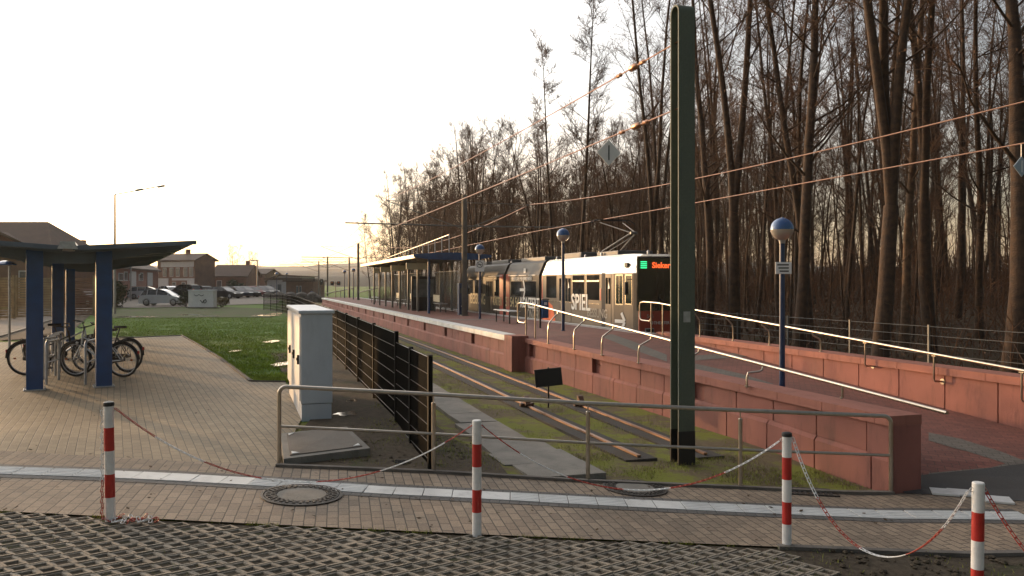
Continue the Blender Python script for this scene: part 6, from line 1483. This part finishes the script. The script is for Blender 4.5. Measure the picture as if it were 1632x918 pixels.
def s_lawn(q):
    y = 16.9 + 62 * q.random() ** 1.8; k = q.uniform(-.60, -.275); x = k * y; u, v = UV(x, y)
    if v > -3.0: return None
    if y < 30.75 and x < -5.4 - (y - 16.9) * .511 + .1: return None
    px = 816 + F * k; py = HY - (G(x, y) - CZ) / y * F
    if px < 158 or (px < 292 and py > 533 + (290 - px) * .0435): return None
    if HY - (G(x, y) - CZ) / y * F < 506: return None
    if patch(x, y, .8) + q.uniform(-.25, .9) < -.35: return None
    return x, y
blades('grass', 150000, s_lawn, 'lawn_blade', .02, .06, .010, 26)
def s_joint(q):
    L_ = KB if q.random() < .5 else FR[1:6]; i = q.randrange(len(L_) - 1); p = L_[i].lerp(L_[i + 1], q.random()); x, y = p.x + q.gauss(0, .01), p.y + (.05 if L_ is KB else -.01) + q.gauss(0, .018)
    return (x, y) if sin(x * 5.1) + sin(x * 13.7) + q.uniform(-.6, .6) > .5 else None
blades('grass', 5000, s_joint, 'blade', .01, .04, .003, 31)
def s_edge(q):
    t_ = q.random(); p = L1.lerp(L2, t_) if q.random() < .8 else L1.lerp(L1b, t_); return p.x + abs(q.gauss(.05, .05)) * .9, p.y + abs(q.gauss(.02, .04))
blades('grass', 5000, s_edge, 'lawn_blade', .03, .08, .006, 32)
def s_cell(q):
    x = q.uniform(-4.6, 3.0); y = q.uniform(5.6, 7.1); return (x, y) if patch(x, y, 1.2) + q.uniform(-.6, .6) > .35 else None
o_ = blades('grass', 5000, s_cell, 'blade', .02, .055, .003, 27)
for v_ in o_.data.vertices: v_.co.z -= .022
def s_soil(q):
    x = q.uniform(2.6, 5.2); y = q.uniform(5.4, 7.3); return (x, y) if patch(x, y, 2.5) + q.uniform(-.5, .5) > .3 else None
blades('grass', 1500, s_soil, 'blade', .01, .04, .004, 28)
# small clods and stones on the soil and mud
b = MB(); q = random.Random(3)
for _ in range(900):
    if q.random() < .6: x, y = q.uniform(2.7, 6.5), q.uniform(5.2, 7.3)
    else: x, y = q.uniform(-2.6, -.6), q.uniform(9.6, 12)
    s = q.uniform(.008, .035); z = G(x, y); b.lathe((x, y, z - s * .3), [(s * .8, 0), (s * q.uniform(.8, 1.1), s * .4), (s * .4, s * q.uniform(.6, 1))], 6)
b.build('gravel', 'mud', recalc=False, kind='stuff')
# fallen leaves on the paving
b = MB()
for _ in range(420):
    if q.random() < .5: x, y = q.uniform(-9, 4), q.uniform(6.9, 9.4)
    else: x, y = q.uniform(-12, -3), q.uniform(9.4, 20)
    if UV(x, y)[1] > -3.4 and y > 9.5: continue
    s = q.uniform(.012, .03); a = q.uniform(0, 6.28); c = Vector((x, y, G(x, y) + .022)); d1 = Vector((cos(a), sin(a), q.uniform(-.3, .3))) * s; d2 = Vector((-sin(a), cos(a), q.uniform(-.3, .3))) * s * .6
    b.add([c - d1, c + d2, c + d1, c - d2], [(0, 1, 2, 3)])
b.build('fallen_leaves', 'wood_floor', recalc=False, kind='stuff')
# ================================================================== HAZE
HAZE = .00028
if HAZE:
    b = MB(); b.box((-150, 900, 21), (3400, 2300, 60)); hz = MB(); 
    m = bpy.data.materials.new('haze'); m.use_nodes = True; nt = m.node_tree; nt.nodes.remove(nt.nodes['Principled BSDF']); vn = nt.nodes.new('ShaderNodeVolumePrincipled'); vn.inputs['Color'].default_value = (.92, .90, .86, 1); vn.inputs['Density'].default_value = HAZE; vn.inputs['Anisotropy'].default_value = .35
    nt.links.new(vn.outputs[0], nt.nodes['Material Output'].inputs['Volume']); MATS['haze'] = m
    hb = b.build('haze', 'haze', kind='stuff')
